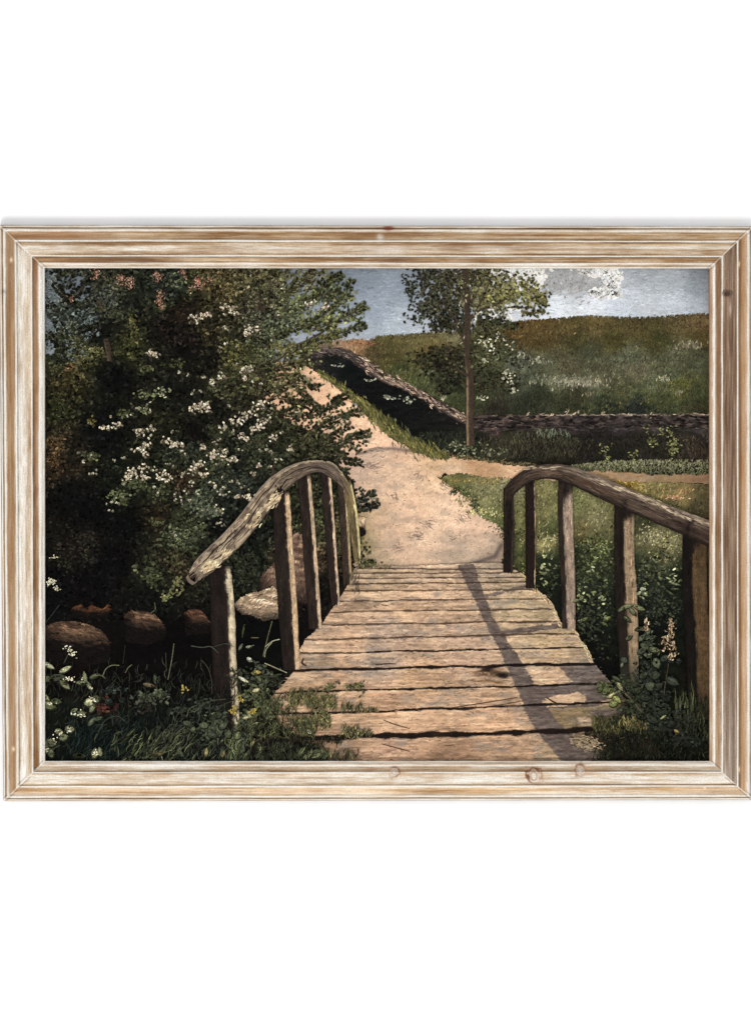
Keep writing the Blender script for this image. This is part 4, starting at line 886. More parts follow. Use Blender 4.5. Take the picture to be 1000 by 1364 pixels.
    big = [(257, 421, 5), (264, 423, 5), (200, 471, 6), (207, 472, 5), (262, 541, 8), (270, 538, 6), (254, 545, 4), (139, 569, 6), (154, 565, 5), (186, 574, 6), (201, 570, 6), (184, 596, 5), (194, 592, 6), (191, 604, 5), (222, 589, 6),
           (231, 592, 7), (239, 593, 5), (270, 596, 5), (285, 603, 6), (295, 605, 6), (282, 607, 5), (173, 627, 6), (167, 637, 6), (178, 634, 5), (190, 624, 6), (191, 635, 6), (215, 634, 7), (222, 637, 6), (262, 621, 6), (255, 627, 5), (271, 632, 6), (266, 616, 5),
           (274, 418, 6), (300, 409, 7), (309, 409, 5), (315, 417, 4), (333, 436, 7), (328, 443, 5), (341, 437, 4), (297, 500, 3), (330, 492, 6), (322, 492, 4), (326, 503, 4), (292, 503, 3), (333, 548, 7), (344, 540, 6), (350, 536, 5), (318, 559, 6), (324, 552, 5), (311, 561, 5),
           (343, 568, 8), (335, 572, 6), (352, 560, 5), (321, 580, 6), (326, 584, 4), (307, 612, 5), (312, 613, 4), (362, 580, 5), (337, 632, 4), (317, 661, 5), (331, 662, 6), (297, 568, 5), (343, 620, 4), (280, 507, 4), (272, 540, 6), (274, 545, 5), (412, 404, 5), (432, 408, 5), (386, 597, 4)]
    for (x, y, r) in big: blossom(x, y, r, int(r * 4.2))
    dots = [(238, 495, 2, 4), (250, 498, 2, 2), (294, 494, 2, 4), (280, 507, 3, 4), (284, 512, 3, 4), (272, 501, 3, 5), (257, 521, 4, 5), (264, 520, 3, 4), (196, 537, 4, 5), (201, 548, 4, 5), (216, 525, 4, 6), (206, 519, 3, 3), (182, 545, 4, 5), (170, 552, 3, 4), (145, 556, 3, 3), (118, 563, 2, 3),
            (260, 425, 6, 6), (295, 435, 4, 5), (335, 422, 3, 4), (302, 438, 4, 4), (292, 462, 2, 3), (314, 462, 2, 3), (361, 474, 2, 4), (364, 410, 4, 6), (368, 416, 3, 4), (330, 485, 4, 6), (316, 484, 3, 5), (337, 507, 3, 4), (347, 510, 2, 3), (292, 503, 4, 4), (290, 467, 3, 3), (300, 455, 3, 4),
            (419, 434, 2, 3), (418, 400, 5, 5), (424, 414, 4, 4), (326, 422, 3, 3), (296, 425, 3, 3), (305, 540, 3, 6), (360, 555, 4, 6), (372, 575, 3, 3), (387, 552, 5, 6), (396, 548, 3, 4), (163, 610, 3, 5), (151, 612, 3, 4), (102, 603, 3, 3), (120, 606, 4, 5), (110, 611, 3, 3), (128, 625, 4, 4), (122, 631, 5, 7),
            (205, 624, 4, 6), (220, 618, 3, 6), (228, 621, 3, 4), (241, 631, 4, 7), (250, 648, 3, 4), (256, 642, 4, 8), (262, 655, 3, 5), (281, 643, 4, 7), (287, 649, 4, 7), (292, 656, 4, 7), (297, 658, 3, 5), (235, 660, 5, 8), (242, 668, 4, 6), (251, 666, 4, 6), (232, 664, 4, 5), (246, 656, 4, 5),
            (287, 676, 4, 8), (297, 682, 4, 6), (291, 696, 4, 8), (297, 699, 3, 5), (229, 710, 3, 5), (234, 714, 3, 4), (265, 686, 4, 4), (269, 680, 3, 4), (149, 669, 4, 8), (155, 670, 4, 6), (160, 662, 3, 4), (317, 642, 4, 8), (326, 647, 4, 6), (366, 615, 4, 6), (371, 612, 3, 4), (360, 620, 3, 5), (355, 598, 4, 8), (360, 602, 4, 6),
            (348, 600, 3, 5), (357, 622, 3, 4), (388, 600, 3, 5), (300, 652, 4, 5), (305, 640, 3, 4), (290, 618, 3, 4), (296, 632, 3, 4), (303, 600, 3, 5), (290, 585, 3, 5), (285, 590, 4, 5), (298, 572, 4, 6), (240, 600, 3, 4), (246, 605, 3, 4), (200, 580, 4, 5), (176, 572, 4, 4), (150, 570, 3, 4), (148, 680, 4, 4),
            (204, 650, 3, 5), (212, 655, 3, 4), (228, 573, 2, 2), (310, 575, 4, 5), (322, 600, 3, 4), (345, 555, 4, 6), (361, 545, 4, 5)]
    for (x, y, r, n) in dots: blossom(x, y, r, n + 1, (186, 180, 148))
    # pink chestnut-like candles at the top
    for (cx, cy, n) in ((127, 362, 26), (126, 368, 10), (159, 368, 24), (160, 373, 12), (174, 372, 16), (172, 378, 12), (208, 364, 22), (209, 371, 12), (242, 360, 20), (244, 366, 8), (213, 392, 20), (211, 400, 22), (214, 406, 12), (93, 398, 12), (262, 372, 22), (263, 380, 12), (253, 385, 8), (279, 372, 14), (270, 376, 8), (87, 488, 6)):
        P.dab(N(cx, 2.6, n), N(cy, 2.6, n), U(2, 4, n), U(.9, 1.6, n), U(20, 160, n), jit(np.where(U(0, 1, (n, 1)) < .6, (178, 132, 108), (128, 88, 66)), .15, 8))
    P.dab(N(263, 1.2, 8), N(370, 2.4, 8), U(2, 4, 8), U(1, 1.6, 8), U(40, 130, 8), jit(np.tile((206, 96, 78), (8, 1)), .1, 6))
    P.build(painting)
bush()

# ------------------------------------------------------------------ painted stones, log and fence stump below the bushes
def stones():
    def stone(label, poly, cols, n, ang, seed, name="painted_stone"):
        P = Paint(name, label)
        xs = [p[0] for p in poly]; ys = [p[1] for p in poly]
        x0, x1, y0, y1 = min(xs), max(xs), min(ys), max(ys)
        def cf(x, y):
            v = (y - y0) / (y1 - y0)
            nz = fbm(x / 10 + y / 14, y / 2.6 - x / 16, seed, 4)
            c = mix(cols[0], cols[1], sm(.3, .7, nz))
            c = mix(c, cols[2], sm(.62, .74, nz) * .8)
            return mix(c, (16, 13, 12), sm(*((.55, 1.1) if 'log' in name or 'rock' in name else (.28, .62)), v + (nz - .5) * .7 + .25 * (1 - sm(x0, x0 + (x1 - x0) * .35, x))) * (.96 if 'log' not in name else .8))
        P.gain = 1.4 if 'log' in name or 'rock' in name else 1.25; P.sat = .8
        P.grid(poly, cf, 1.2, edge=.8)
        x, y = scatter(poly, n)
        P.dab(x, y, U(3, 9, x.size), U(.7, 1.5, x.size), N(ang, 16, x.size), jit(cf(x, y), .2, 5), N(-.4, .5, x.size))
        P.build(painting)
    stone("largest brown stone at the lower left", [(58, 840), (66, 832), (80, 828), (98, 828), (116, 832), (132, 840), (143, 852), (146, 866), (144, 882), (120, 888), (58, 886)], ((58, 40, 30), (108, 82, 58), (142, 98, 66)), 500, -18, 201)
    stone("middle brown stone under the bushes", [(164, 820), (174, 815), (190, 814), (204, 819), (215, 829), (220, 840), (219, 852), (195, 860), (166, 856)], ((48, 34, 26), (104, 76, 52), (140, 104, 74)), 300, -30, 203)
    stone("small brown stone beside the left post", [(244, 817), (252, 812), (264, 812), (273, 820), (279, 832), (279, 844), (246, 848)], ((54, 36, 28), (112, 72, 46), (136, 92, 62)), 200, -40, 205)
    stone("russet dead leaves above the largest stone", [(92, 822), (98, 808), (106, 806), (114, 814), (120, 806), (128, 810), (136, 812), (142, 806), (146, 816), (134, 824), (112, 826)], ((70, 42, 26), (104, 66, 38), (128, 84, 50)), 200, 20, 207, "painted_dead_leaves")
    stone("pale broken log end between the left posts", [(311, 806), (320, 796), (336, 790), (352, 786), (366, 780), (378, 784), (382, 810), (372, 824), (352, 828), (334, 820), (322, 820)], ((104, 84, 64), (156, 130, 100), (192, 166, 130)), 500, 18, 209, "painted_log")
    stone("reddish brown rock behind the left posts", [(342, 790), (346, 770), (362, 752), (372, 745), (385, 720), (394, 710), (402, 714), (410, 745), (410, 810), (385, 800), (362, 780)], ((66, 48, 38), (116, 88, 68), (142, 110, 86)), 500, 70, 211, "painted_rock")
    stone("pale stump behind the railing end", [(476, 688), (485, 690), (487, 712), (480, 716), (474, 712)], ((150, 118, 84), (186, 152, 114), (206, 172, 136)), 60, 80, 213, "painted_stump")
stones()

# ------------------------------------------------------------------ painted plank deck
DECK = [(478, 756), (560, 754), (640, 750), (668, 750), (684, 758), (698, 765), (712, 783), (726, 797), (738, 808), (748, 832), (764, 838), (772, 850), (784, 868), (792, 884), (803, 898), (816, 912),
        (832, 930), (846, 944), (850, 960), (870, 990), (900, 1022), (440, 1022), (428, 1000), (372, 965), (358, 938), (366, 922), (376, 914), (390, 897), (398, 880), (399, 866), (407, 851), (418, 842), (430, 830), (440, 815), (450, 800), (460, 785), (470, 770)]
SEAM = np.array([758, 764, 770.5, 778, 787.5, 800.5, 815.5, 832, 850.5, 869, 891, 920, 948, 982, 1030.])        # at x = 500
SLOP = np.array([0, -.004, -.006, -.008, -.010, -.013, -.018, -.016, -.022, -.020, -.020, -.026, -.034, -.030, -.03])
STH = np.array([.8, .7, .8, 1.0, .9, .9, .9, 1.0, 1.1, 1.1, 1.6, 1.2, 1.35, 3.3, 1])
def seam_y(k, x):
    return SEAM[k] + SLOP[k] * (x - 500) + (fbm(x / 34, x * 0 + k * 7.7, 301, 4) - .5) * (2.2 + .2 * k)
SHADE = [(610, 752), (632, 752), (640, 778), (648, 800), (660, 828), (676, 852), (694, 880), (712, 910), (728, 940), (748, 968), (770, 985), (800, 1006), (812, 1024), (756, 1024), (735, 1000), (716, 975), (700, 950), (692, 925), (680, 900), (666, 868), (650, 838), (638, 812), (628, 790), (616, 770)]
def deck():
    P = Paint("painted_bridge_deck", "weathered painted planks of the bridge with a slanting shadow across them")
    P.sat = 1; P.gain = 1.08; P.mat = THIN
    f = field([(500, 760, (158, 138, 112)), (560, 760, (174, 148, 122)), (660, 760, (150, 132, 112)), (500, 780, (172, 146, 118)), (560, 790, (182, 152, 124)), (680, 775, (158, 138, 112)), (700, 800, (164, 142, 112)),
               (470, 810, (164, 136, 110)), (540, 810, (178, 146, 116)), (600, 820, (180, 150, 122)), (690, 820, (168, 146, 116)), (740, 825, (158, 138, 108)), (440, 845, (168, 140, 114)), (520, 842, (162, 138, 118)), (600, 842, (172, 144, 120)),
               (460, 862, (176, 144, 116)), (540, 860, (168, 140, 116)), (620, 880, (174, 144, 120)), (510, 880, (150, 132, 116)), (430, 882, (160, 136, 112)), (560, 905, (178, 144, 112)), (450, 905, (168, 136, 108)), (600, 930, (176, 144, 114)),
               (520, 935, (178, 142, 112)), (420, 940, (160, 130, 100)), (480, 965, (176, 144, 114)), (560, 965, (180, 146, 116)), (650, 960, (176, 142, 112)), (520, 1000, (164, 132, 108)), (600, 1000, (156, 124, 98)), (680, 1000, (172, 140, 112)), (460, 1000, (150, 122, 98)),
               (740, 850, (166, 142, 110)), (770, 870, (164, 140, 112)), (740, 895, (180, 150, 120)), (780, 895, (122, 116, 108)), (800, 915, (120, 108, 88)), (760, 960, (132, 112, 84)), (820, 965, (98, 88, 60)), (770, 1000, (150, 130, 102)), (830, 1000, (66, 56, 50)), (850, 1010, (40, 36, 32))], 14)
    def cf(x, y):
        c = f(x, y)
        ys = np.array([seam_y(k, x) for k in range(len(SEAM))])
        k = (y[None] > ys).sum(0)                                       # plank index
        up = np.where(k > 0, np.take_along_axis(ys, np.maximum(k - 1, 0)[None], 0)[0], 745)
        lo = np.take_along_axis(ys, np.minimum(k, len(SEAM) - 1)[None], 0)[0]
        tone = (hash2(k, k * 0 + 3, 5) - .5) * .10
        g = fbm(x / 42 + k * 3.3, (y + .02 * x) / (1.2 + .05 * k) , 311, 4) - .5      # long grain
        g2 = fbm(x / 7, y / 2.2, 315, 4) - .5
        g3 = fbm(x / 60 + k, y / 26, 319, 3) - .5
        c = c * np.array([1.0, .997, 1.0]); c = c * (1 + tone + .42 * g + .42 * g2 + .24 * g3)[..., None]
        blot = sm(.58, .72, fbm(x / 26 + 2.1 * k, y / 9, 323, 4))
        c = mix(c, (128, 120, 112), blot * .45)
        blot = sm(.60, .72, fbm(x / 30 - 1.7 * k, y / 7, 327, 4))
        c = mix(c, (214, 180, 146), blot * .5)
        # cracks within planks
        cr = np.abs(fbm(x / 38 + k * 5.1, y / 5.5, 331, 3) - .5)
        c = c * (1 - .38 * np.exp(-(cr / .006) ** 2) * sm(.45, .6, fbm(x / 20, y / 8, 333)))[..., None]
        # shade of the rail and posts as the painter laid it
        wx = x + (fbm(x / 7, y / 5, 341) - .5) * 5; wy = y + (fbm(x / 9, y / 7, 343) - .5) * 4
        sh = inpoly(wx, wy, SHADE).astype(float)
        def line(pts, w):
            return (distline(wx, wy, pts) < w).astype(float)
        sh = np.maximum(sh, line([(644, 795), (672, 789), (700, 782)], 2.2) * .8)
        sh = np.maximum(sh, line([(668, 844), (700, 840), (750, 834)], 3.6) * .9)
        sh = np.maximum(sh, line([(655, 815), (690, 812)], 1.2) * .5)
        sh = np.maximum(sh, inpoly(wx, wy, [(742, 888), (790, 884), (812, 908), (770, 915), (757, 902)]) * .75)
        sh = np.maximum(sh, inpoly(wx, wy, [(700, 914), (810, 908), (836, 936), (790, 942), (716, 946)]) * 1.)
        sh = np.maximum(sh, inpoly(wx, wy, [(786, 946), (842, 944), (852, 958), (820, 962), (790, 955)]) * .95)
        sh = np.maximum(sh, inpoly(wx, wy, [(736, 976), (800, 978), (860, 988), (880, 1022), (806, 1022), (770, 992)]) * .0)
        lit = inpoly(wx, wy, [(705, 893), (750, 890), (764, 908), (714, 916)])
        lit2 = inpoly(wx, wy, [(722, 936), (730, 930), (770, 922), (782, 930), (776, 940), (730, 943)]) | inpoly(wx, wy, [(794, 940), (812, 931), (840, 934), (836, 938)])
        sh = np.where(lit2, 0, sh)
        c = np.where(lit[..., None], c * 1.06, c)
        shade = mix((84, 71, 66), (112, 100, 92), np.clip(g2 * 2 + .5, 0, 1)) * (1 + .4 * g)[..., None]
        c = mix(c, shade, sh * .94)
        c = mix(c, (206, 170, 136), (lit2 * .6))
        # seams
        for q in range(len(SEAM)):
            d = y - ys[q]
            th = STH[q] * (.35 + 1.5 * fbm(x / 16, x * 0 + q, 351, 4)) * (1.0 if q < 13 else 1)
            if q == 10: th = th * 1.1
            dk = sm(1.25, .75, np.abs(d) / np.maximum(th * .95, .55))
            st = .74 + .22 * (q >= 9)
            c = mix(c, (28, 21, 18) if q >= 9 else (58, 42, 32), np.clip(dk * (st + .25 * (fbm(x / 12, x * 0 + q * 3, 355) - .5)), 0, .96))
            le = np.exp(-((d - th * 1.6 - .8) / 1.1) ** 2) * sm(.42, .62, fbm(x / 14, x * 0 + q * 5, 357)) * (1 - sh)
            c = mix(c, (216, 184, 150), le * .5)
        # knot hole
        kx = ((wx - 651) / 19) ** 2 + ((wy - 897) / 5.5) ** 2
        c = mix(c, (70, 50, 34), np.exp(-kx ** 2) * .8 * sm(.36, .52, fbm(x / 4, y / 2.6, 361) + .06))
        c = mix(c, (30, 22, 20), np.exp(-(((wx - 670) / 9) ** 2 + ((wy - 900) / 4.2) ** 2) ** 2) * .95)
        c = mix(c, (34, 26, 24), np.exp(-(((wx - 648) / 8) ** 2 + ((wy - 892) / 3.2) ** 2) ** 2) * .9)
        c = mix(c, (118, 88, 52), np.exp(-(distline(wx, wy, [(632, 909), (650, 908), (670, 911)]) / 1.3) ** 2) * .7)
        # darker towards the bottom right corner
        c = mix(c, (42, 38, 28), sm(0, 22, (x - 800) * .9 + (y - 985) * .35))
        return np.clip(c, 4, 250)
    P.grid(DECK, cf, 1.0, edge=1.4)
    x, y = scatter(DECK, 7000)
    m = y < 1018; x, y = x[m], y[m]
    sc = sm(745, 1000, y)
    P.dab(x, y, (3 + 8 * sc) * U(.6, 1.4, x.size), U(.6, 1.3, x.size), N(1, 7, x.size), jit(cf(x, y), .05, 3), N(0, .3, x.size))
    x, y = scatter(DECK, 2200); m = y < 1018; x, y = x[m], y[m]
    P.dab(x, y, U(2, 7, x.size), U(.5, .9, x.size), N(3, 22, x.size), cf(x, y) * U(.55, .85, (x.size, 1)), N(0, .8, x.size))
    x, y = scatter(DECK, 1600); m = (y < 1018) & (x < 800); x, y = x[m], y[m]
    P.dab(x, y, U(2, 7, x.size), U(.6, 1.1, x.size), N(3, 18, x.size), np.clip(cf(x, y) * U(1.08, 1.22, (x.size, 1)), 0, 246), N(0, .6, x.size))
    for pts in ([(510, 960, 1), (526, 966, 1.4), (546, 972, 1)], [(508, 992, 1), (530, 998, 1.4), (546, 1002, 1)], [(728, 930, 1.5), (738, 936, 2.2), (744, 938, 1)], [(600, 944, 1), (640, 938, 1.3), (690, 930, 1)], [(500, 886, 1.6), (516, 885, 1.8), (528, 885, .8)],
                [(624, 945, 1.2), (660, 941, 1.3), (694, 935, .8)], [(404, 878, 2), (402, 884, 3), (408, 888, 2)], [(508, 806, 1), (518, 808, 1)]):
        P.beam(pts, lambda s, t, x, y: np.tile((70, 52, 42), (x.size, 1)), m=3)
    # pale bitten edge on the right
    q = catmull([(698, 765), (712, 783), (728, 797), (738, 808), (748, 832), (764, 838), (772, 850), (784, 868), (790, 882)], 220)
    P.dab(q[:, 0] - 2 + N(0, 1.2, 220), q[:, 1] + N(0, 1.2, 220), U(3, 7, 220), U(.8, 1.6, 220), N(-50, 14, 220), jit(np.tile((196, 170, 134), (220, 1)), .12, 6))
    P.build(painting)
deck()

# ------------------------------------------------------------------ painted railings
def post(label, pts, face, lit, split, seed, fade=None, dark_top=0, streak=1.0):
    """pts (x, y, width); split = where the lit side begins, -1..1 from left to right"""
    P = Paint("painted_post", label)
    pts = [(x, y, w) for x, y, w in pts]
    face = np.array(face) * .88; lit = np.minimum(np.array(lit) * 1.1, 235)
    def cf(s, t, x, y):
        t = -t                                                # centreline runs down, so t=+1 is left
        g = fbm(s / 20, t * 3.2, seed, 4)
        g2 = fbm(s / 3.5, t * 3, seed + 4, 3)
        base = mix(np.array(face) * .7, np.array(face) * 1.3, np.clip(g * 1.3 - .15, 0, 1))
        li = mix(np.array(lit) * .68, np.minimum(np.array(lit) * 1.22, 245), np.clip((g + g2) * .9 - .35, 0, 1))
        m = sm(split - .06, split + .06, t + (fbm(s / 9, s * 0, seed + 8) - .5) * .28 * streak)
        if dark_top: m = m * sm(dark_top - 9, dark_top + 9, s + t * 10)
        c = mix(base, li, m)
        c = mix(c, (24, 19, 17), sm(.9, 1.0, np.abs(t)) * .6 * (1 - m * .6))
        c = mix(c, (26, 20, 18), (1 - sm(0, 9, s)) * .7)
        if fade: c = mix(c, fade[2], sm(fade[0], fade[1], y) * .85)
        return np.clip(c, 5, 245)
    P.beam(pts, cf, m=14, wob=.12, seed=seed)
    q = np.array(pts, float); n = int(abs(q[-1, 1] - q[0, 1]) * 1.1)
    u = U(0, len(q) - 1.001, n); i = u.astype(int); u = (u - i)[:, None]
    r = q[i] * (1 - u) + q[i + 1] * u
    t = U(-.85, .85, n); x = r[:, 0] + t * r[:, 2] / 2; y = r[:, 1]
    c = cf(np.abs(y - q[0, 1]), -t, x, y)
    P.dab(x, y, U(4, 12, n), U(.6, 1.2, n), N(88, 5, n), jit(c, .16, 4))
    P.build(painting)

def rails():
    # ---- left
    post("nearest left post with a cream lit edge", [(292, 755, 28), (295, 800, 32), (298, 880, 33), (301, 940, 33), (304, 990, 28), (307, 1006, 18)], (46, 36, 32), (188, 166, 132), .48, 401, (985, 1010, (34, 36, 28)))
    post("second left post, widest of its side", [(374, 655, 22), (377, 720, 25), (382, 800, 26), (388, 893, 23)], (52, 42, 36), (184, 150, 112), .42, 405)
    post("third left post", [(405, 632, 17), (410, 700, 18), (415, 770, 18), (420, 838, 17)], (60, 47, 39), (178, 150, 118), .50, 409)
    post("fourth left post", [(433, 624, 13), (438, 690, 14), (444, 770, 13), (447, 806, 11)], (60, 47, 40), (180, 152, 122), .52, 413)
    post("fifth left post, slim", [(454, 634, 11), (459, 700, 12), (463, 778, 12)], (70, 56, 44), (156, 132, 96), .45, 417)
    post("yellowish last left post where the handrail comes down", [(462, 640, 10), (469, 680, 13), (473, 715, 12), (476, 748, 9)], (134, 114, 72), (190, 166, 112), .5, 421)
    P = Paint("painted_handrail", "curving left painted handrail, grey brown with pale scratches")
    P.sat = 0.9; P.gain = 1.02; P.mat = THIN
    L = [(257, 768, 17), (272, 753, 27), (297, 730, 28), (322, 704, 28), (343, 677, 27), (361, 654, 28), (380, 637, 25), (402, 625, 20), (425, 621, 16), (442, 628, 17), (455, 640, 13), (464, 655, 8), (470, 672, 4)]
    def cf(s, t, x, y):
        g = fbm(s / 34, t * 3.0, 431, 5); g2 = fbm(s / 7, t * 2.6, 435, 4)
        front = 1 - sm(350, 400, x)
        c = mix((84, 70, 60), (150, 128, 104), np.clip(g * 1.6 - .3, 0, 1))
        c = mix(c, (190, 168, 136), sm(.54, .68, g2 + .10 * front) * (.3 + .5 * front) * sm(-.9, -.1, t + .5))
        crack = np.exp(-((fbm(s / 30, t * 2.2, 439, 3) - .5) / .018) ** 2)
        c = mix(c, (42, 34, 30), crack * .75)
        c = mix(c, (150, 134, 116), sm(-.78, -.95, t) * .7)                # top rim
        c = mix(c, (44, 35, 30), sm(.78, .98, t) * (.35 + .6 * sm(360, 400, x)))
        c = mix(c, (96, 82, 74), np.exp(-(((x - 432) / 16) ** 2 + ((y - 624) / 6) ** 2)) * .7)
        c = mix(c, (150, 126, 80), sm(455, 466, x) * .7)
        return np.clip(c, 5, 245)
    P.beam(L, cf, m=22, wob=.08, seed=5)
    # rounded near end with ring grain
    n = 5
    P.oval(np.array([257., 260, 256]), np.array([768., 766, 770]), np.array([10., 11, 8]), np.array([9., 9.5, 8]), 20, np.array([(128, 110, 94), (134, 116, 98), (120, 104, 90)]))
    q = catmull(L, 900)[:830]; d = np.gradient(q[:, :2], axis=0)
    ang = np.degrees(np.arctan2(-d[:, 1], d[:, 0])); nr = np.stack([-d[:, 1], d[:, 0]], -1) / np.hypot(d[:, 0], d[:, 1])[:, None]
    t = U(-.78, .78, 830); x = q[:, 0] + nr[:, 0] * t * q[:, 2] / 2; y = q[:, 1] + nr[:, 1] * t * q[:, 2] / 2
    k = U(0, 1, 830)
    col = np.where(k[:, None] < .4, (48, 38, 32), np.where((k[:, None] > .62) & (x[:, None] < 392), (178, 156, 126), (112, 97, 83)))
    m = U(0, 1, 830) < .42
    P.dab(x[m], y[m], U(7, 20, m.sum()), U(.4, .85, m.sum()), (ang + N(0, 4, 830))[m], jit(col[m] * .5 + cf(np.linspace(0, 300, 830), t, x, y)[m] * .5, .1, 4), N(0, .2, m.sum()))
    for (u0, u1, tt, w_) in ((.02, .30, -.35, 1.3), (.05, .22, .25, 1.1), (.12, .42, .0, 1.2), (.30, .55, -.4, 1.2), (.38, .6, .35, 1.3), (.5, .72, -.1, 1.0), (.25, .38, .6, 1.0), (.62, .8, .3, 1.0)):
        uu = np.linspace(u0, u1, 9); ii = (uu * 829).astype(int)
        off = (tt + (fbm(uu * 40, uu * 0 + tt * 9, 77, 3) - .5) * .5) * q[ii, 2] / 2
        P.beam([(q[a_, 0] + nr[a_, 0] * o_, q[a_, 1] + nr[a_, 1] * o_, w_ * (1.2 if 1 < b_ < 7 else .5)) for b_, (a_, o_) in enumerate(zip(ii, off))], lambda s, t, x, y: np.tile((44, 35, 30), (x.size, 1)), m=3)
    # lit nose below the first post and worn patches
    for (cx, cy, sx, sy, a, n) in ((283, 752, 6, 3, 35, 46), (276, 757, 4, 3, 35, 24), (366, 664, 5, 5, 45, 40), (360, 672, 4, 4, 50, 24), (336, 692, 4, 5, 50, 20), (300, 738, 5, 3, 40, 20), (345, 684, 3, 5, 55, 14)):
        P.dab(N(cx, sx, n), N(cy, sy, n), U(4, 9, n), U(.8, 1.7, n), N(a, 14, n), jit(np.tile((200, 174, 134), (n, 1)), .14, 6), N(0, .6, n))
    P.dab(N(372, 3, 24), N(653, 3, 24), U(3, 7, 24), U(1, 2, 24), U(30, 120, 24), jit(np.tile((34, 26, 24), (24, 1)), .1, 3))
    t = U(0, 1, 150); q2 = catmull([(345, 655, 1), (370, 632, 1), (400, 616, 1), (425, 613, 1), (445, 618, 1), (458, 634, 1)], 150)
    P.dab(q2[:, 0] + N(0, .6, 150), q2[:, 1] + N(1, .6, 150), U(3, 8, 150), U(.6, 1.1, 150), np.degrees(np.arctan2(-np.gradient(q2[:, 1]), np.gradient(q2[:, 0]))), jit(np.tile((166, 146, 116), (150, 1)), .14, 6))
    P.build(painting)
    # ---- right
    post("first right post, dark and nearest the path", [(677, 650, 13), (678, 700, 14), (677, 763, 13)], (44, 35, 31), (58, 46, 40), .6, 451)
    post("second right post with a hairline of light", [(706, 640, 13), (707, 700, 14), (707, 784, 13)], (46, 34, 29), (168, 142, 108), .82, 455)
    post("third right post with a broad lit side", [(753, 640, 19), (754, 700, 20), (757, 780, 19), (758, 838, 18)], (62, 50, 42), (148, 124, 104), -.25, 459, dark_top=26)
    post("fourth right post with leaves growing against it", [(832, 672, 27), (832, 740, 27), (835, 800, 29), (840, 915, 24)], (48, 38, 32), (146, 120, 90), .0, 463, (850, 925, (62, 62, 46)), dark_top=26)
    post("fifth right post beside the frame, brown and broad", [(926, 700, 32), (926, 780, 33), (930, 860, 32), (933, 960, 28)], (34, 28, 25), (88, 66, 42), -.12, 467, (900, 965, (36, 32, 24)), dark_top=30)
    P = Paint("painted_handrail", "right painted handrail sloping down to the picture edge")
    P.sat = 0.9; P.gain = 1.02; P.mat = THIN
    R = [(678, 664, 10), (681, 652, 16), (692, 641, 18), (710, 631, 19), (735, 628, 20), (760, 633, 24), (785, 643, 26), (815, 656, 28), (850, 671, 28), (885, 686, 29), (915, 698, 31), (953, 714, 34)]
    def cf(s, t, x, y):
        t = -t if False else t
        g = fbm(s / 34, t * 3.0, 471, 5); g2 = fbm(s / 7, t * 2.6, 475, 4)
        c = mix((62, 48, 40), (112, 92, 76), np.clip(g * 1.7 - .35, 0, 1))
        top = 1 - sm(-.75, .05, t)
        c = mix(c, (136, 120, 104), top * (.35 + .5 * g) * sm(700, 770, x))
        c = mix(c, (176, 154, 128), sm(.54, .66, g2) * top * .6 * sm(740, 800, x))
        c = mix(c, (46, 34, 28), (1 - sm(680, 720, x)) * .65)
        c = mix(c, (112, 74, 52), np.exp(-((t - .1) / .2) ** 2) * sm(700, 740, x) * (1 - sm(800, 840, x)) * .5 * sm(.4, .6, g2))
        crack = np.exp(-((fbm(s / 34, t * 2.2, 479, 3) - .5) / .016) ** 2)
        c = mix(c, (30, 24, 22), crack * .7)
        c = mix(c, (26, 20, 18), sm(.55, .95, t) * .75)
        c = mix(c, (24, 19, 18), np.exp(-(distline(x, y, [(834, 664), (833, 676), (830, 682)]) / 1.8) ** 2) * .85)
        c = mix(c, (24, 19, 18), np.exp(-(distline(x, y, [(926, 692), (918, 698), (916, 712)]) / 2.6) ** 2) * .85)
        return np.clip(c, 5, 245)
    P.beam(R, cf, m=22, wob=.08, seed=15)
    q = catmull(R, 900)[10:]; d = np.gradient(q[:, :2], axis=0); n = len(q)
    ang = np.degrees(np.arctan2(-d[:, 1], d[:, 0])); nr = np.stack([-d[:, 1], d[:, 0]], -1) / np.hypot(d[:, 0], d[:, 1])[:, None]
    t = U(-.78, .78, n); x = q[:, 0] + nr[:, 0] * t * q[:, 2] / 2; y = q[:, 1] + nr[:, 1] * t * q[:, 2] / 2
    c = cf(np.linspace(0, 300, n), t, x, y)
    P.dab(x, y, U(8, 24, n), U(.5, 1.0, n), ang + N(0, 4, n), jit(c * U(.65, 1.3, (n, 1)), .08, 4), N(0, .2, n))
    q2 = catmull([(790, 650, 1), (810, 652, 1), (850, 658, 1), (890, 676, 1), (940, 694, 1)], 120)
    for (x0, y0, x1, y1, n) in ((796, 640, 826, 652, 26), (826, 650, 890, 676, 60), (888, 678, 920, 692, 34), (700, 624, 745, 621, 26), (925, 692, 948, 700, 14)):
        u = U(0, 1, n)
        P.dab(x0 + (x1 - x0) * u + N(0, 1, n), y0 + (y1 - y0) * u + N(0, 1.3, n), U(5, 12, n), U(.7, 1.4, n), N(-22 if x1 > 760 else 0, 6, n), jit(np.tile((172, 150, 122), (n, 1)), .14, 6))
    P.build(painting)
rails()

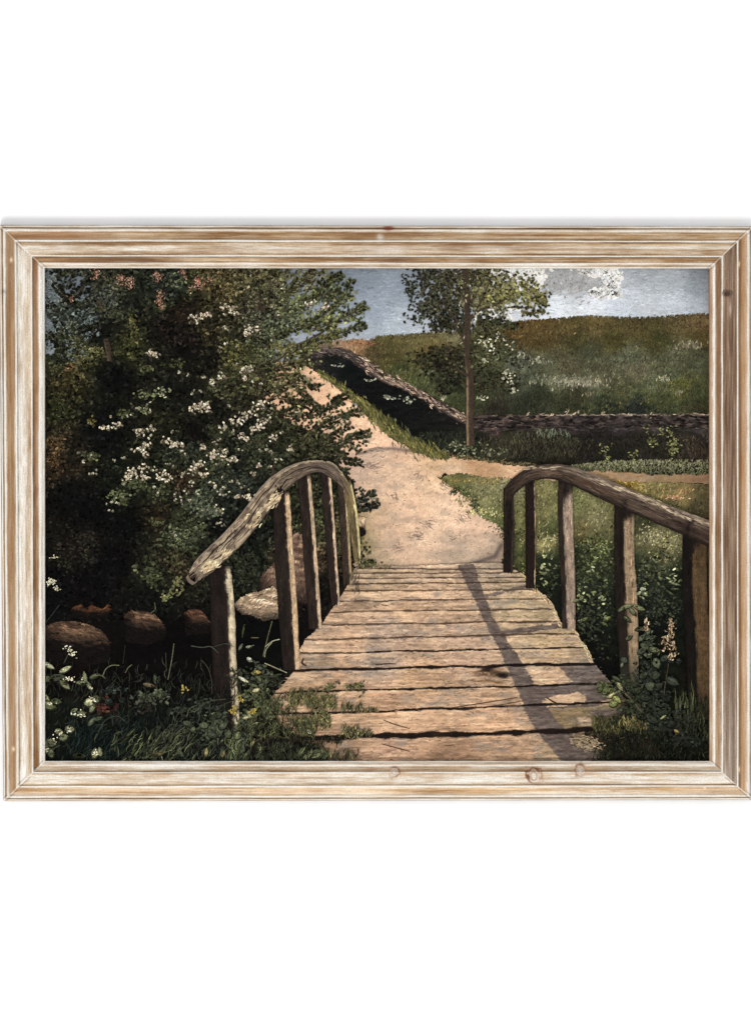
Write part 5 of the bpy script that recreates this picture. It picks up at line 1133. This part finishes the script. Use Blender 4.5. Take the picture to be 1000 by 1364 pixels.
# ------------------------------------------------------------------ painted foreground plants
def blades(P, x0, x1, y0, y1, n, cols, L=(8, 18), W=(.8, 1.5), a=(80, 24), bend=.9, k=.25):
    x, y = U(x0, x1, n), U(y0, y1, n); o = np.argsort(y); x, y = x[o], y[o]
    cols = np.array(cols, float); c = cols[rng.integers(0, len(cols), n)]
    P.dab(x, y, U(L[0] * .8, L[1] * .85, n), U(*W, n), N(a[0], a[1], n), jit(c * .88, k * 1.2, 4), N(0, bend * .55, n))
def bigleaf(P, x, y, L, W, ang, col, bend=0):
    """one drawn leaf: dark edge, lit body, midrib"""
    col = np.array(col, float)
    P.dab(np.array([x + .5]), np.array([y + .8]), L * 1.15, W * 1.3, ang, (col * .35)[None], bend)
    P.dab(np.array([x]), np.array([y]), L, W, ang, col[None], bend)
    P.dab(np.array([x]), np.array([y - W * .12]), L * .7, W * .35, ang, np.minimum(col * 1.3, 240)[None], bend)
def stem(P, pts, col, w=1.1):
    col = np.array(col) * .74
    P.beam([(a, b, w) for a, b in pts], lambda s, t, x, y: jit(np.tile(col, (x.size, 1)), .1, 3), m=3)

def plants_left():
    P = Paint("painted_undergrowth", "dark green painted grass and weeds in the lower left corner")
    P.sat = 0.78; P.gain = 1.2
    DG = [(26, 34, 28), (34, 44, 34), (20, 28, 24), (44, 50, 36)]
    blades(P, 55, 330, 900, 1020, 900, DG, (8, 20)); blades(P, 60, 300, 880, 930, 160, [(30, 28, 26), (40, 42, 36)], (8, 18))
    blades(P, 90, 200, 950, 1018, 300, [(26, 40, 33), (32, 46, 38), (20, 32, 28)], (10, 22), a=(60, 30)); blades(P, 200, 330, 970, 1018, 340, [(52, 66, 46), (36, 50, 38), (70, 80, 52)], (10, 22), a=(64, 24))
    blades(P, 150, 240, 975, 1018, 160, [(84, 90, 58), (60, 70, 46)], (8, 18), a=(50, 20)); blades(P, 225, 300, 940, 975, 90, [(66, 76, 56), (50, 58, 44)], (10, 18), a=(40, 40), bend=1.8)
    for (cx, cy, sx, sy, n, c) in ((130, 935, 12, 8, 26, (52, 30, 26)), (150, 945, 14, 10, 22, (46, 28, 24)), (135, 945, 8, 5, 18, (78, 42, 34)), (190, 940, 18, 10, 40, (42, 38, 34)), (150, 920, 14, 6, 18, (50, 62, 52)), (210, 925, 10, 8, 40, (62, 66, 52)),
                                   (190, 930, 10, 7, 34, (58, 62, 50)), (240, 945, 10, 6, 26, (40, 46, 38)), (270, 940, 14, 8, 40, (44, 52, 42)), (290, 960, 14, 8, 50, (56, 66, 46)), (280, 975, 14, 8, 50, (60, 72, 50)), (320, 900, 14, 14, 50, (44, 52, 38)), (345, 900, 12, 14, 90, (52, 60, 44)),
                                   (340, 925, 16, 12, 120, (62, 68, 46)), (350, 945, 18, 10, 120, (66, 70, 46)), (330, 960, 12, 10, 60, (62, 72, 50)), (365, 905, 8, 10, 40, (46, 50, 38)), (320, 985, 14, 12, 70, (58, 70, 50))):
        P.oval(N(cx, sx * .6, n), N(cy, sy * .6, n), U(1.6, 3.4, n), U(.9, 1.8, n), U(-70, 70, n), jit(np.tile(c, (n, 1)), .25, 7))
    W1 = (150, 150, 118); W2 = (104, 108, 80); W3 = (74, 86, 62)
    # weeds with pale leaves
    for a in ((64, 887, 16, 6, -30, (140, 142, 114)), (86, 892, 17, 6, 28, W1), (76, 903, 22, 9, 5, (62, 66, 50)), (85, 912, 18, 8, -45, (112, 112, 84)), (62, 905, 14, 8, 0, (74, 76, 56)), (112, 902, 15, 5, 100, W2), (118, 915, 16, 5, -60, W2), (125, 901, 14, 5, 25, (92, 96, 70)),
              (108, 910, 14, 5, 0, W2), (118, 936, 14, 10, 10, (146, 146, 112)), (127, 932, 12, 10, 20, (94, 98, 70)), (122, 944, 12, 6, 60, W2), (136, 922, 8, 7, 0, (44, 56, 46)), (144, 935, 10, 9, 0, (48, 60, 50)), (145, 921, 8, 8, 0, (44, 54, 44)), (162, 933, 9, 8, 40, (40, 48, 40)),
              (64, 940, 20, 11, -20, (96, 100, 70)), (74, 935, 14, 8, -10, (70, 76, 54)), (60, 930, 12, 6, -40, (130, 130, 92)), (66, 990, 10, 16, 80, (86, 88, 66)), (60, 995, 18, 8, 100, (100, 102, 78)), (66, 1003, 14, 8, 110, (90, 94, 70)), (78, 976, 12, 8, -40, (104, 108, 84)), (84, 983, 12, 8, 20, W2),
              (92, 972, 12, 10, -10, (100, 104, 78)), (125, 1004, 14, 8, 80, (128, 128, 96)), (132, 1002, 12, 6, 100, (112, 114, 84)), (105, 1008, 18, 8, 0, (52, 60, 40)), (104, 951, 20, 6, 5, (104, 106, 74)), (98, 947, 10, 5, 30, W2),
              (121, 962, 14, 6, 50, W3), (130, 958, 12, 5, 20, W3), (206, 905, 13, 6, 100, (72, 78, 60)), (210, 906, 11, 5, 70, (54, 60, 46)), (198, 913, 16, 5, -10, (110, 96, 74)), (212, 928, 10, 7, 30, (86, 92, 70)), (218, 925, 8, 7, 0, (66, 72, 56)), (190, 930, 14, 5, 70, (60, 66, 52)),
              (250, 965, 14, 7, -20, W3), (256, 972, 12, 7, -50, (82, 92, 66)), (272, 967, 12, 8, 10, (86, 94, 70)), (290, 953, 12, 9, 0, (62, 74, 54)), (282, 980, 14, 8, -20, (62, 76, 54)), (296, 968, 12, 8, 20, W3), (246, 975, 9, 7, 20, (60, 70, 52)),
              (308, 985, 14, 12, 80, (84, 94, 62)), (316, 980, 12, 9, 60, (98, 108, 72)), (303, 978, 12, 9, 120, (70, 80, 56)), (318, 970, 12, 8, -10, (98, 98, 70)), (210, 1005, 18, 5, 10, (104, 98, 66)), (240, 1005, 12, 6, -40, W3), (274, 1003, 12, 5, 80, (126, 116, 76)),
              (322, 970, 10, 8, 10, (92, 92, 66)), (332, 955, 18, 5, -60, (112, 112, 78)), (327, 955, 10, 4, -20, W2), (340, 898, 12, 5, -10, (92, 92, 64)), (345, 905, 10, 4, -60, (96, 98, 70))):
        bigleaf(P, *a)
    for pts, c in (([(136, 901), (140, 892), (148, 887), (158, 887)], (128, 130, 100)), ([(120, 902), (132, 900), (139, 904)], (118, 120, 90)), ([(166, 897), (170, 890), (175, 886)], (118, 122, 94)), ([(223, 906), (228, 880), (231, 858)], (120, 122, 96)),
                   ([(221, 895), (220, 870)], (72, 72, 56)), ([(163, 885), (166, 860)], (54, 54, 44)), ([(84, 884), (89, 874), (92, 866)], (80, 84, 70)), ([(78, 806), (66, 822), (58, 832)], (60, 66, 54)), ([(254, 861), (268, 863), (280, 862), (290, 870)], (92, 98, 86)),
                   ([(268, 880), (276, 890), (281, 905), (282, 925)], (80, 72, 60)), ([(284, 862), (300, 858), (310, 862)], (70, 76, 66)), ([(205, 803), (206, 812), (200, 817)], (110, 110, 84)), ([(130, 975), (140, 960), (155, 955), (166, 962)], (70, 88, 66)), ([(126, 985), (134, 970), (142, 965)], (60, 80, 62)),
                   ([(225, 985), (240, 968), (256, 968)], (64, 76, 60)), ([(212, 990), (226, 972), (244, 966)], (56, 66, 52)), ([(322, 845), (324, 835), (326, 832)], (86, 90, 50)), ([(322, 850), (325, 836)], (92, 94, 52)), ([(350, 875), (356, 850), (362, 828)], (118, 120, 88)),
                   ([(353, 862), (362, 855), (372, 852)], (196, 190, 158)), ([(352, 884), (366, 890), (382, 897)], (190, 178, 148)), ([(352, 876), (354, 866), (362, 856)], (160, 156, 124)), ([(334, 850), (344, 850)], (120, 110, 74)), ([(330, 862), (338, 860)], (130, 128, 108)),
                   ([(290, 945), (300, 938), (312, 934)], (70, 80, 56)), ([(200, 950), (196, 935), (205, 920)], (50, 58, 44)), ([(248, 955), (252, 945), (262, 940)], (96, 104, 80)), ([(232, 965), (236, 952), (246, 944)], (64, 72, 58)), ([(264, 925), (266, 905)], (60, 64, 52)), ([(258, 950), (276, 936), (300, 932)], (84, 92, 66))):
        stem(P, pts, c)
    for (cx, cy, L, W, a, c) in ((332, 879, 8, 5, -35, (206, 198, 168)), (324, 906, 15, 4, -30, (196, 190, 160)), (341, 920, 10, 5, 20, (170, 160, 118)), (343, 896, 8, 4, 0, (186, 160, 84)), (399, 960, 8, 5, 80, (152, 150, 110)), (412, 976, 9, 5, -40, (196, 184, 142)),
                                 (331, 862, 8, 3, 10, (130, 132, 112)), (320, 862, 10, 3, 60, (96, 100, 84)), (328, 957, 10, 4, 10, (150, 146, 112)), (297, 1005, 9, 4, 70, (132, 118, 78)), (336, 990, 12, 4, 60, (128, 120, 80)), (345, 997, 14, 5, 100, (118, 118, 74))):
        bigleaf(P, cx, cy, L, W, a, c)
    # white umbel heads
    for (cx, cy, sx, sy, n) in ((67, 776, 5, 5, 44), (75, 785, 4, 4, 16), (72, 742, 5, 2, 16), (93, 868, 5, 5, 34), (97, 874, 4, 4, 20), (86, 864, 3, 2, 8), (90, 905, 6, 3, 26), (122, 934, 5, 4, 24), (104, 951, 9, 2, 22), (110, 955, 6, 1.5, 12), (96, 905, 4, 3, 10), (78, 977, 4, 5, 18), (92, 972, 4, 4, 14), (126, 1003, 4, 5, 20), (66, 938, 6, 2, 12), (72, 985, 3, 8, 12), (62, 1000, 3, 5, 10), (108, 904, 1, 4, 6), (121, 917, 1.5, 4, 8), (60, 886, 3, 1, 5)):
        n = max(int(n * (.8 if cx < 80 and cy < 800 else .5)), 3)
        P.oval(N(cx, sx * .6, n), N(cy, sy * .6, n), U(.7, 1.3, n), U(.6, 1.0, n), 0, jit(np.tile((190, 180, 150), (n, 1)), .14, 6))
    for (cx, cy, n) in ((318, 930, 10), (321, 932, 6), (338, 947, 12), (335, 949, 6), (310, 948, 12), (311, 944, 6), (342, 895, 4), (245, 918, 5), (243, 921, 3)):
        P.oval(N(cx, 2, n), N(cy, 1.8, n), U(1.2, 2.2, n), U(.8, 1.4, n), U(0, 180, n), jit(np.tile((150, 128, 56), (n, 1)), .14, 6))
    blades(P, 300, 335, 985, 1018, 60, [(70, 84, 52), (50, 62, 44), (96, 104, 64)], (10, 22), a=(80, 20))
    # grass creeping over the deck edge
    G = [(74, 74, 46), (96, 90, 54), (54, 58, 40), (112, 104, 66)]
    blades(P, 330, 420, 955, 985, 420, [(50, 54, 36), (70, 72, 46), (40, 44, 32), (86, 86, 54)], (6, 13), a=(90, 34)); blades(P, 345, 395, 925, 955, 200, [(60, 64, 42), (80, 80, 52), (46, 52, 36)], (6, 12), a=(90, 34))
    blades(P, 385, 422, 920, 942, 170, G, (7, 15), a=(84, 20)); blades(P, 412, 448, 928, 946, 120, G, (6, 13), a=(70, 26)); blades(P, 395, 440, 952, 972, 200, G, (6, 12), a=(90, 28)); blades(P, 455, 482, 938, 948, 60, [(96, 90, 58), (70, 72, 48)], (6, 13), a=(80, 22))
    blades(P, 482, 505, 943, 949, 30, G, (4, 8), a=(60, 30)); blades(P, 455, 478, 968, 982, 80, [(110, 100, 66), (74, 72, 48), (134, 118, 80)], (7, 15), a=(88, 22)); blades(P, 478, 495, 974, 982, 34, G, (5, 10), a=(60, 25))
    blades(P, 345, 455, 982, 992, 200, [(28, 24, 22), (44, 42, 32), (60, 56, 40)], (5, 11), a=(70, 40)); blades(P, 340, 430, 992, 1018, 420, [(34, 38, 28), (54, 60, 42), (46, 48, 36)], (7, 16), a=(74, 30)); blades(P, 430, 478, 1000, 1018, 90, [(92, 84, 58), (64, 62, 44)], (7, 14), a=(84, 30))
    blades(P, 400, 440, 1000, 1010, 30, [(84, 90, 60)], (10, 18), W=(1.5, 2.6), a=(40, 24))
    for (cx, cy, n) in ((437, 918, 26), (444, 914, 14), (472, 915, 20), (478, 914, 14), (462, 918, 8), (432, 928, 16), (440, 940, 16), (430, 950, 20), (478, 922, 5)):
        P.oval(N(cx, 4, n), N(cy, 2.6, n), U(1.4, 2.6, n), U(.8, 1.4, n), U(-60, 60, n), jit(np.tile((84, 84, 52), (n, 1)), .25, 8))
    blades(P, 475, 500, 745, 757, 60, [(92, 88, 56), (70, 72, 46)], (3, 7), a=(70, 40)); blades(P, 480, 520, 752, 758, 40, [(110, 100, 64), (84, 82, 52)], (3, 6), a=(50, 40))
    blades(P, 466, 482, 762, 790, 30, [(60, 60, 44)], (3, 7))
    P.build(painting)

def plants_right():
    P = Paint("painted_weeds", "leafy painted weeds and pinkish flower spikes in the lower right corner")
    P.sat = 0.78; P.gain = 1.15
    blades(P, 790, 952, 960, 1020, 900, [(26, 30, 22), (36, 40, 28), (20, 22, 18), (44, 46, 30)], (6, 13), a=(86, 26)); blades(P, 900, 952, 930, 985, 260, [(44, 50, 34), (62, 64, 42), (30, 34, 26)], (8, 18), a=(88, 14))
    blades(P, 790, 868, 955, 976, 330, [(82, 78, 48), (62, 62, 40), (98, 90, 52), (46, 50, 34)], (6, 13), a=(100, 26)); blades(P, 830, 866, 955, 970, 60, [(122, 106, 62), (106, 96, 60)], (6, 12), a=(100, 22)); blades(P, 780, 860, 975, 990, 160, [(30, 26, 22), (46, 42, 30)], (6, 12), a=(60, 40))
    blades(P, 820, 950, 1010, 1020, 160, [(16, 14, 14), (24, 24, 20)], (6, 14), a=(20, 30)); blades(P, 900, 925, 915, 955, 30, [(88, 92, 60), (70, 74, 50)], (14, 26), a=(90, 8), bend=.3)
    for (cx, cy, sx, sy, n, c) in ((870, 930, 18, 26, 180, (34, 44, 32)), (875, 960, 22, 20, 190, (40, 52, 36)), (850, 930, 10, 20, 80, (40, 48, 34)), (860, 900, 12, 16, 90, (40, 52, 38)), (905, 960, 18, 18, 120, (36, 46, 32)), (830, 915, 14, 10, 90, (50, 58, 40)), (845, 945, 14, 8, 90, (48, 56, 38)),
                                   (805, 915, 8, 5, 50, (74, 80, 50)), (815, 925, 8, 6, 40, (92, 96, 60)), (780, 818, 10, 10, 40, (44, 52, 38)), (915, 985, 20, 10, 120, (30, 38, 28)), (864, 855, 6, 12, 40, (60, 74, 54)), (862, 870, 10, 6, 30, (66, 78, 54))):
        P.oval(N(cx, sx * .6, n), N(cy, sy * .6, n), U(1.5, 3.2, n), U(.9, 1.8, n), U(-70, 70, n), jit(np.tile(c, (n, 1)), .28, 7))
    stem(P, [(874, 965), (870, 920), (868, 880), (861, 838)], (58, 70, 48)); stem(P, [(888, 905), (893, 870), (894, 830)], (92, 70, 56)); stem(P, [(884, 935), (888, 900)], (110, 86, 66)); stem(P, [(860, 958), (848, 940), (832, 922)], (128, 100, 78)); stem(P, [(835, 912), (842, 928), (850, 940)], (60, 58, 42))
    G = (62, 80, 58); H = (88, 104, 74)
    for a in ((861, 886, 14, 10, 50, (52, 66, 46)), (862, 886, 12, 9, -60, G), (875, 884, 14, 10, -70, H), (873, 900, 14, 11, 10, (58, 74, 52)), (868, 915, 16, 12, -20, (66, 84, 56)), (877, 915, 14, 9, 30, (52, 68, 48)), (896, 908, 19, 10, -28, (56, 74, 52)), (890, 930, 14, 10, 0, (40, 54, 40)),
              (905, 882, 12, 8, -40, (46, 60, 46)), (886, 877, 12, 8, 30, G), (895, 880, 12, 8, 0, (44, 56, 42)), (855, 850, 12, 6, 40, H), (868, 850, 14, 5, 20, H), (860, 862, 14, 7, -30, (78, 92, 62)), (872, 866, 15, 7, -10, (96, 110, 74)), (855, 868, 12, 7, 20, G), (864, 842, 10, 5, 60, H),
              (836, 808, 18, 5, 15, (112, 114, 80)), (852, 810, 16, 6, -20, (120, 122, 86)), (843, 815, 14, 5, -50, (92, 96, 68)), (828, 812, 10, 4, 30, (96, 100, 72)), (836, 825, 12, 5, -40, (76, 80, 56)), (838, 850, 10, 5, 30, (80, 84, 60)), (852, 838, 12, 5, 10, (74, 80, 58)),
              (815, 927, 12, 5, 30, (156, 146, 108)), (822, 932, 14, 7, -40, (132, 134, 78)), (808, 922, 12, 6, 30, (104, 108, 66)), (826, 915, 14, 6, -60, (120, 116, 84)), (818, 938, 12, 8, 10, (110, 116, 64)), (800, 918, 10, 6, 60, (84, 92, 56)), (822, 905, 14, 5, -30, (66, 76, 52)),
              (860, 930, 14, 9, -10, (50, 62, 44)), (850, 920, 14, 8, 20, (58, 70, 48)), (884, 950, 14, 9, 10, (50, 64, 44)), (870, 960, 16, 9, -20, (52, 66, 46)), (895, 965, 14, 9, 20, (44, 58, 42)), (858, 900, 12, 7, 30, (70, 82, 58)), (840, 935, 12, 6, -10, (66, 74, 50)), (855, 955, 14, 8, -20, (48, 58, 40)),
              (884, 956, 9, 2.4, 35, (146, 146, 98)), (895, 820, 9, 3, -30, (96, 104, 78)), (832, 880, 9, 8, -30, (66, 72, 62)), (829, 886, 8, 4, 70, (94, 96, 80)), (900, 778, 14, 3, -15, (116, 120, 92)), (893, 790, 12, 3, -30, (84, 92, 66)), (902, 975, 8, 4, -30, (146, 122, 72)), (900, 785, 12, 3, 0, (76, 84, 60)),
              (870, 770, 12, 3, 60, (68, 78, 54)), (857, 785, 8, 5, 0, (176, 178, 144)), (861, 792, 7, 4, -40, (150, 154, 120)), (852, 790, 7, 4, 40, (140, 146, 112)), (768, 800, 9, 4, 10, (128, 134, 98)), (775, 797, 8, 4, 40, (112, 120, 86)), (780, 825, 9, 4, 30, (92, 100, 62)), (810, 824, 9, 5, 30, (112, 118, 72)), (806, 832, 9, 4, -30, (94, 104, 66))):
        bigleaf(P, *a)
    def spike(cx, y0, y1, n, w):
        y = U(y0, y1, n); x = cx + N(0, 1, n) * w * (.3 + .7 * (y - y0) / (y1 - y0))
        P.dab(x, y, U(2, 4.5, n), U(1, 1.8, n), U(20, 160, n), jit(np.where(U(0, 1, (n, 1)) < .62, (176, 146, 116), (104, 80, 62)), .16, 7), N(0, .8, n))
    spike(861, 824, 840, 40, 3); spike(894, 824, 850, 60, 4); spike(889, 848, 860, 30, 5); spike(897, 855, 876, 26, 4); spike(888, 862, 868, 14, 4); spike(895, 870, 880, 12, 3)
    # lit patch of worn earth at the foot
    n = 240; x, y = N(778, 16, n), N(990, 7, n)
    m = inpoly(x, y, [(752, 980), (770, 978), (795, 984), (812, 996), (808, 1004), (782, 1006), (764, 996)])
    P.dab(x[m], y[m], U(2.5, 5.5, m.sum()), U(1, 1.8, m.sum()), N(-12, 25, m.sum()), jit(np.tile((136, 114, 92), (m.sum(), 1)), .1, 6), N(0, .6, m.sum()))
    P.build(painting)
plants_left()
plants_right()
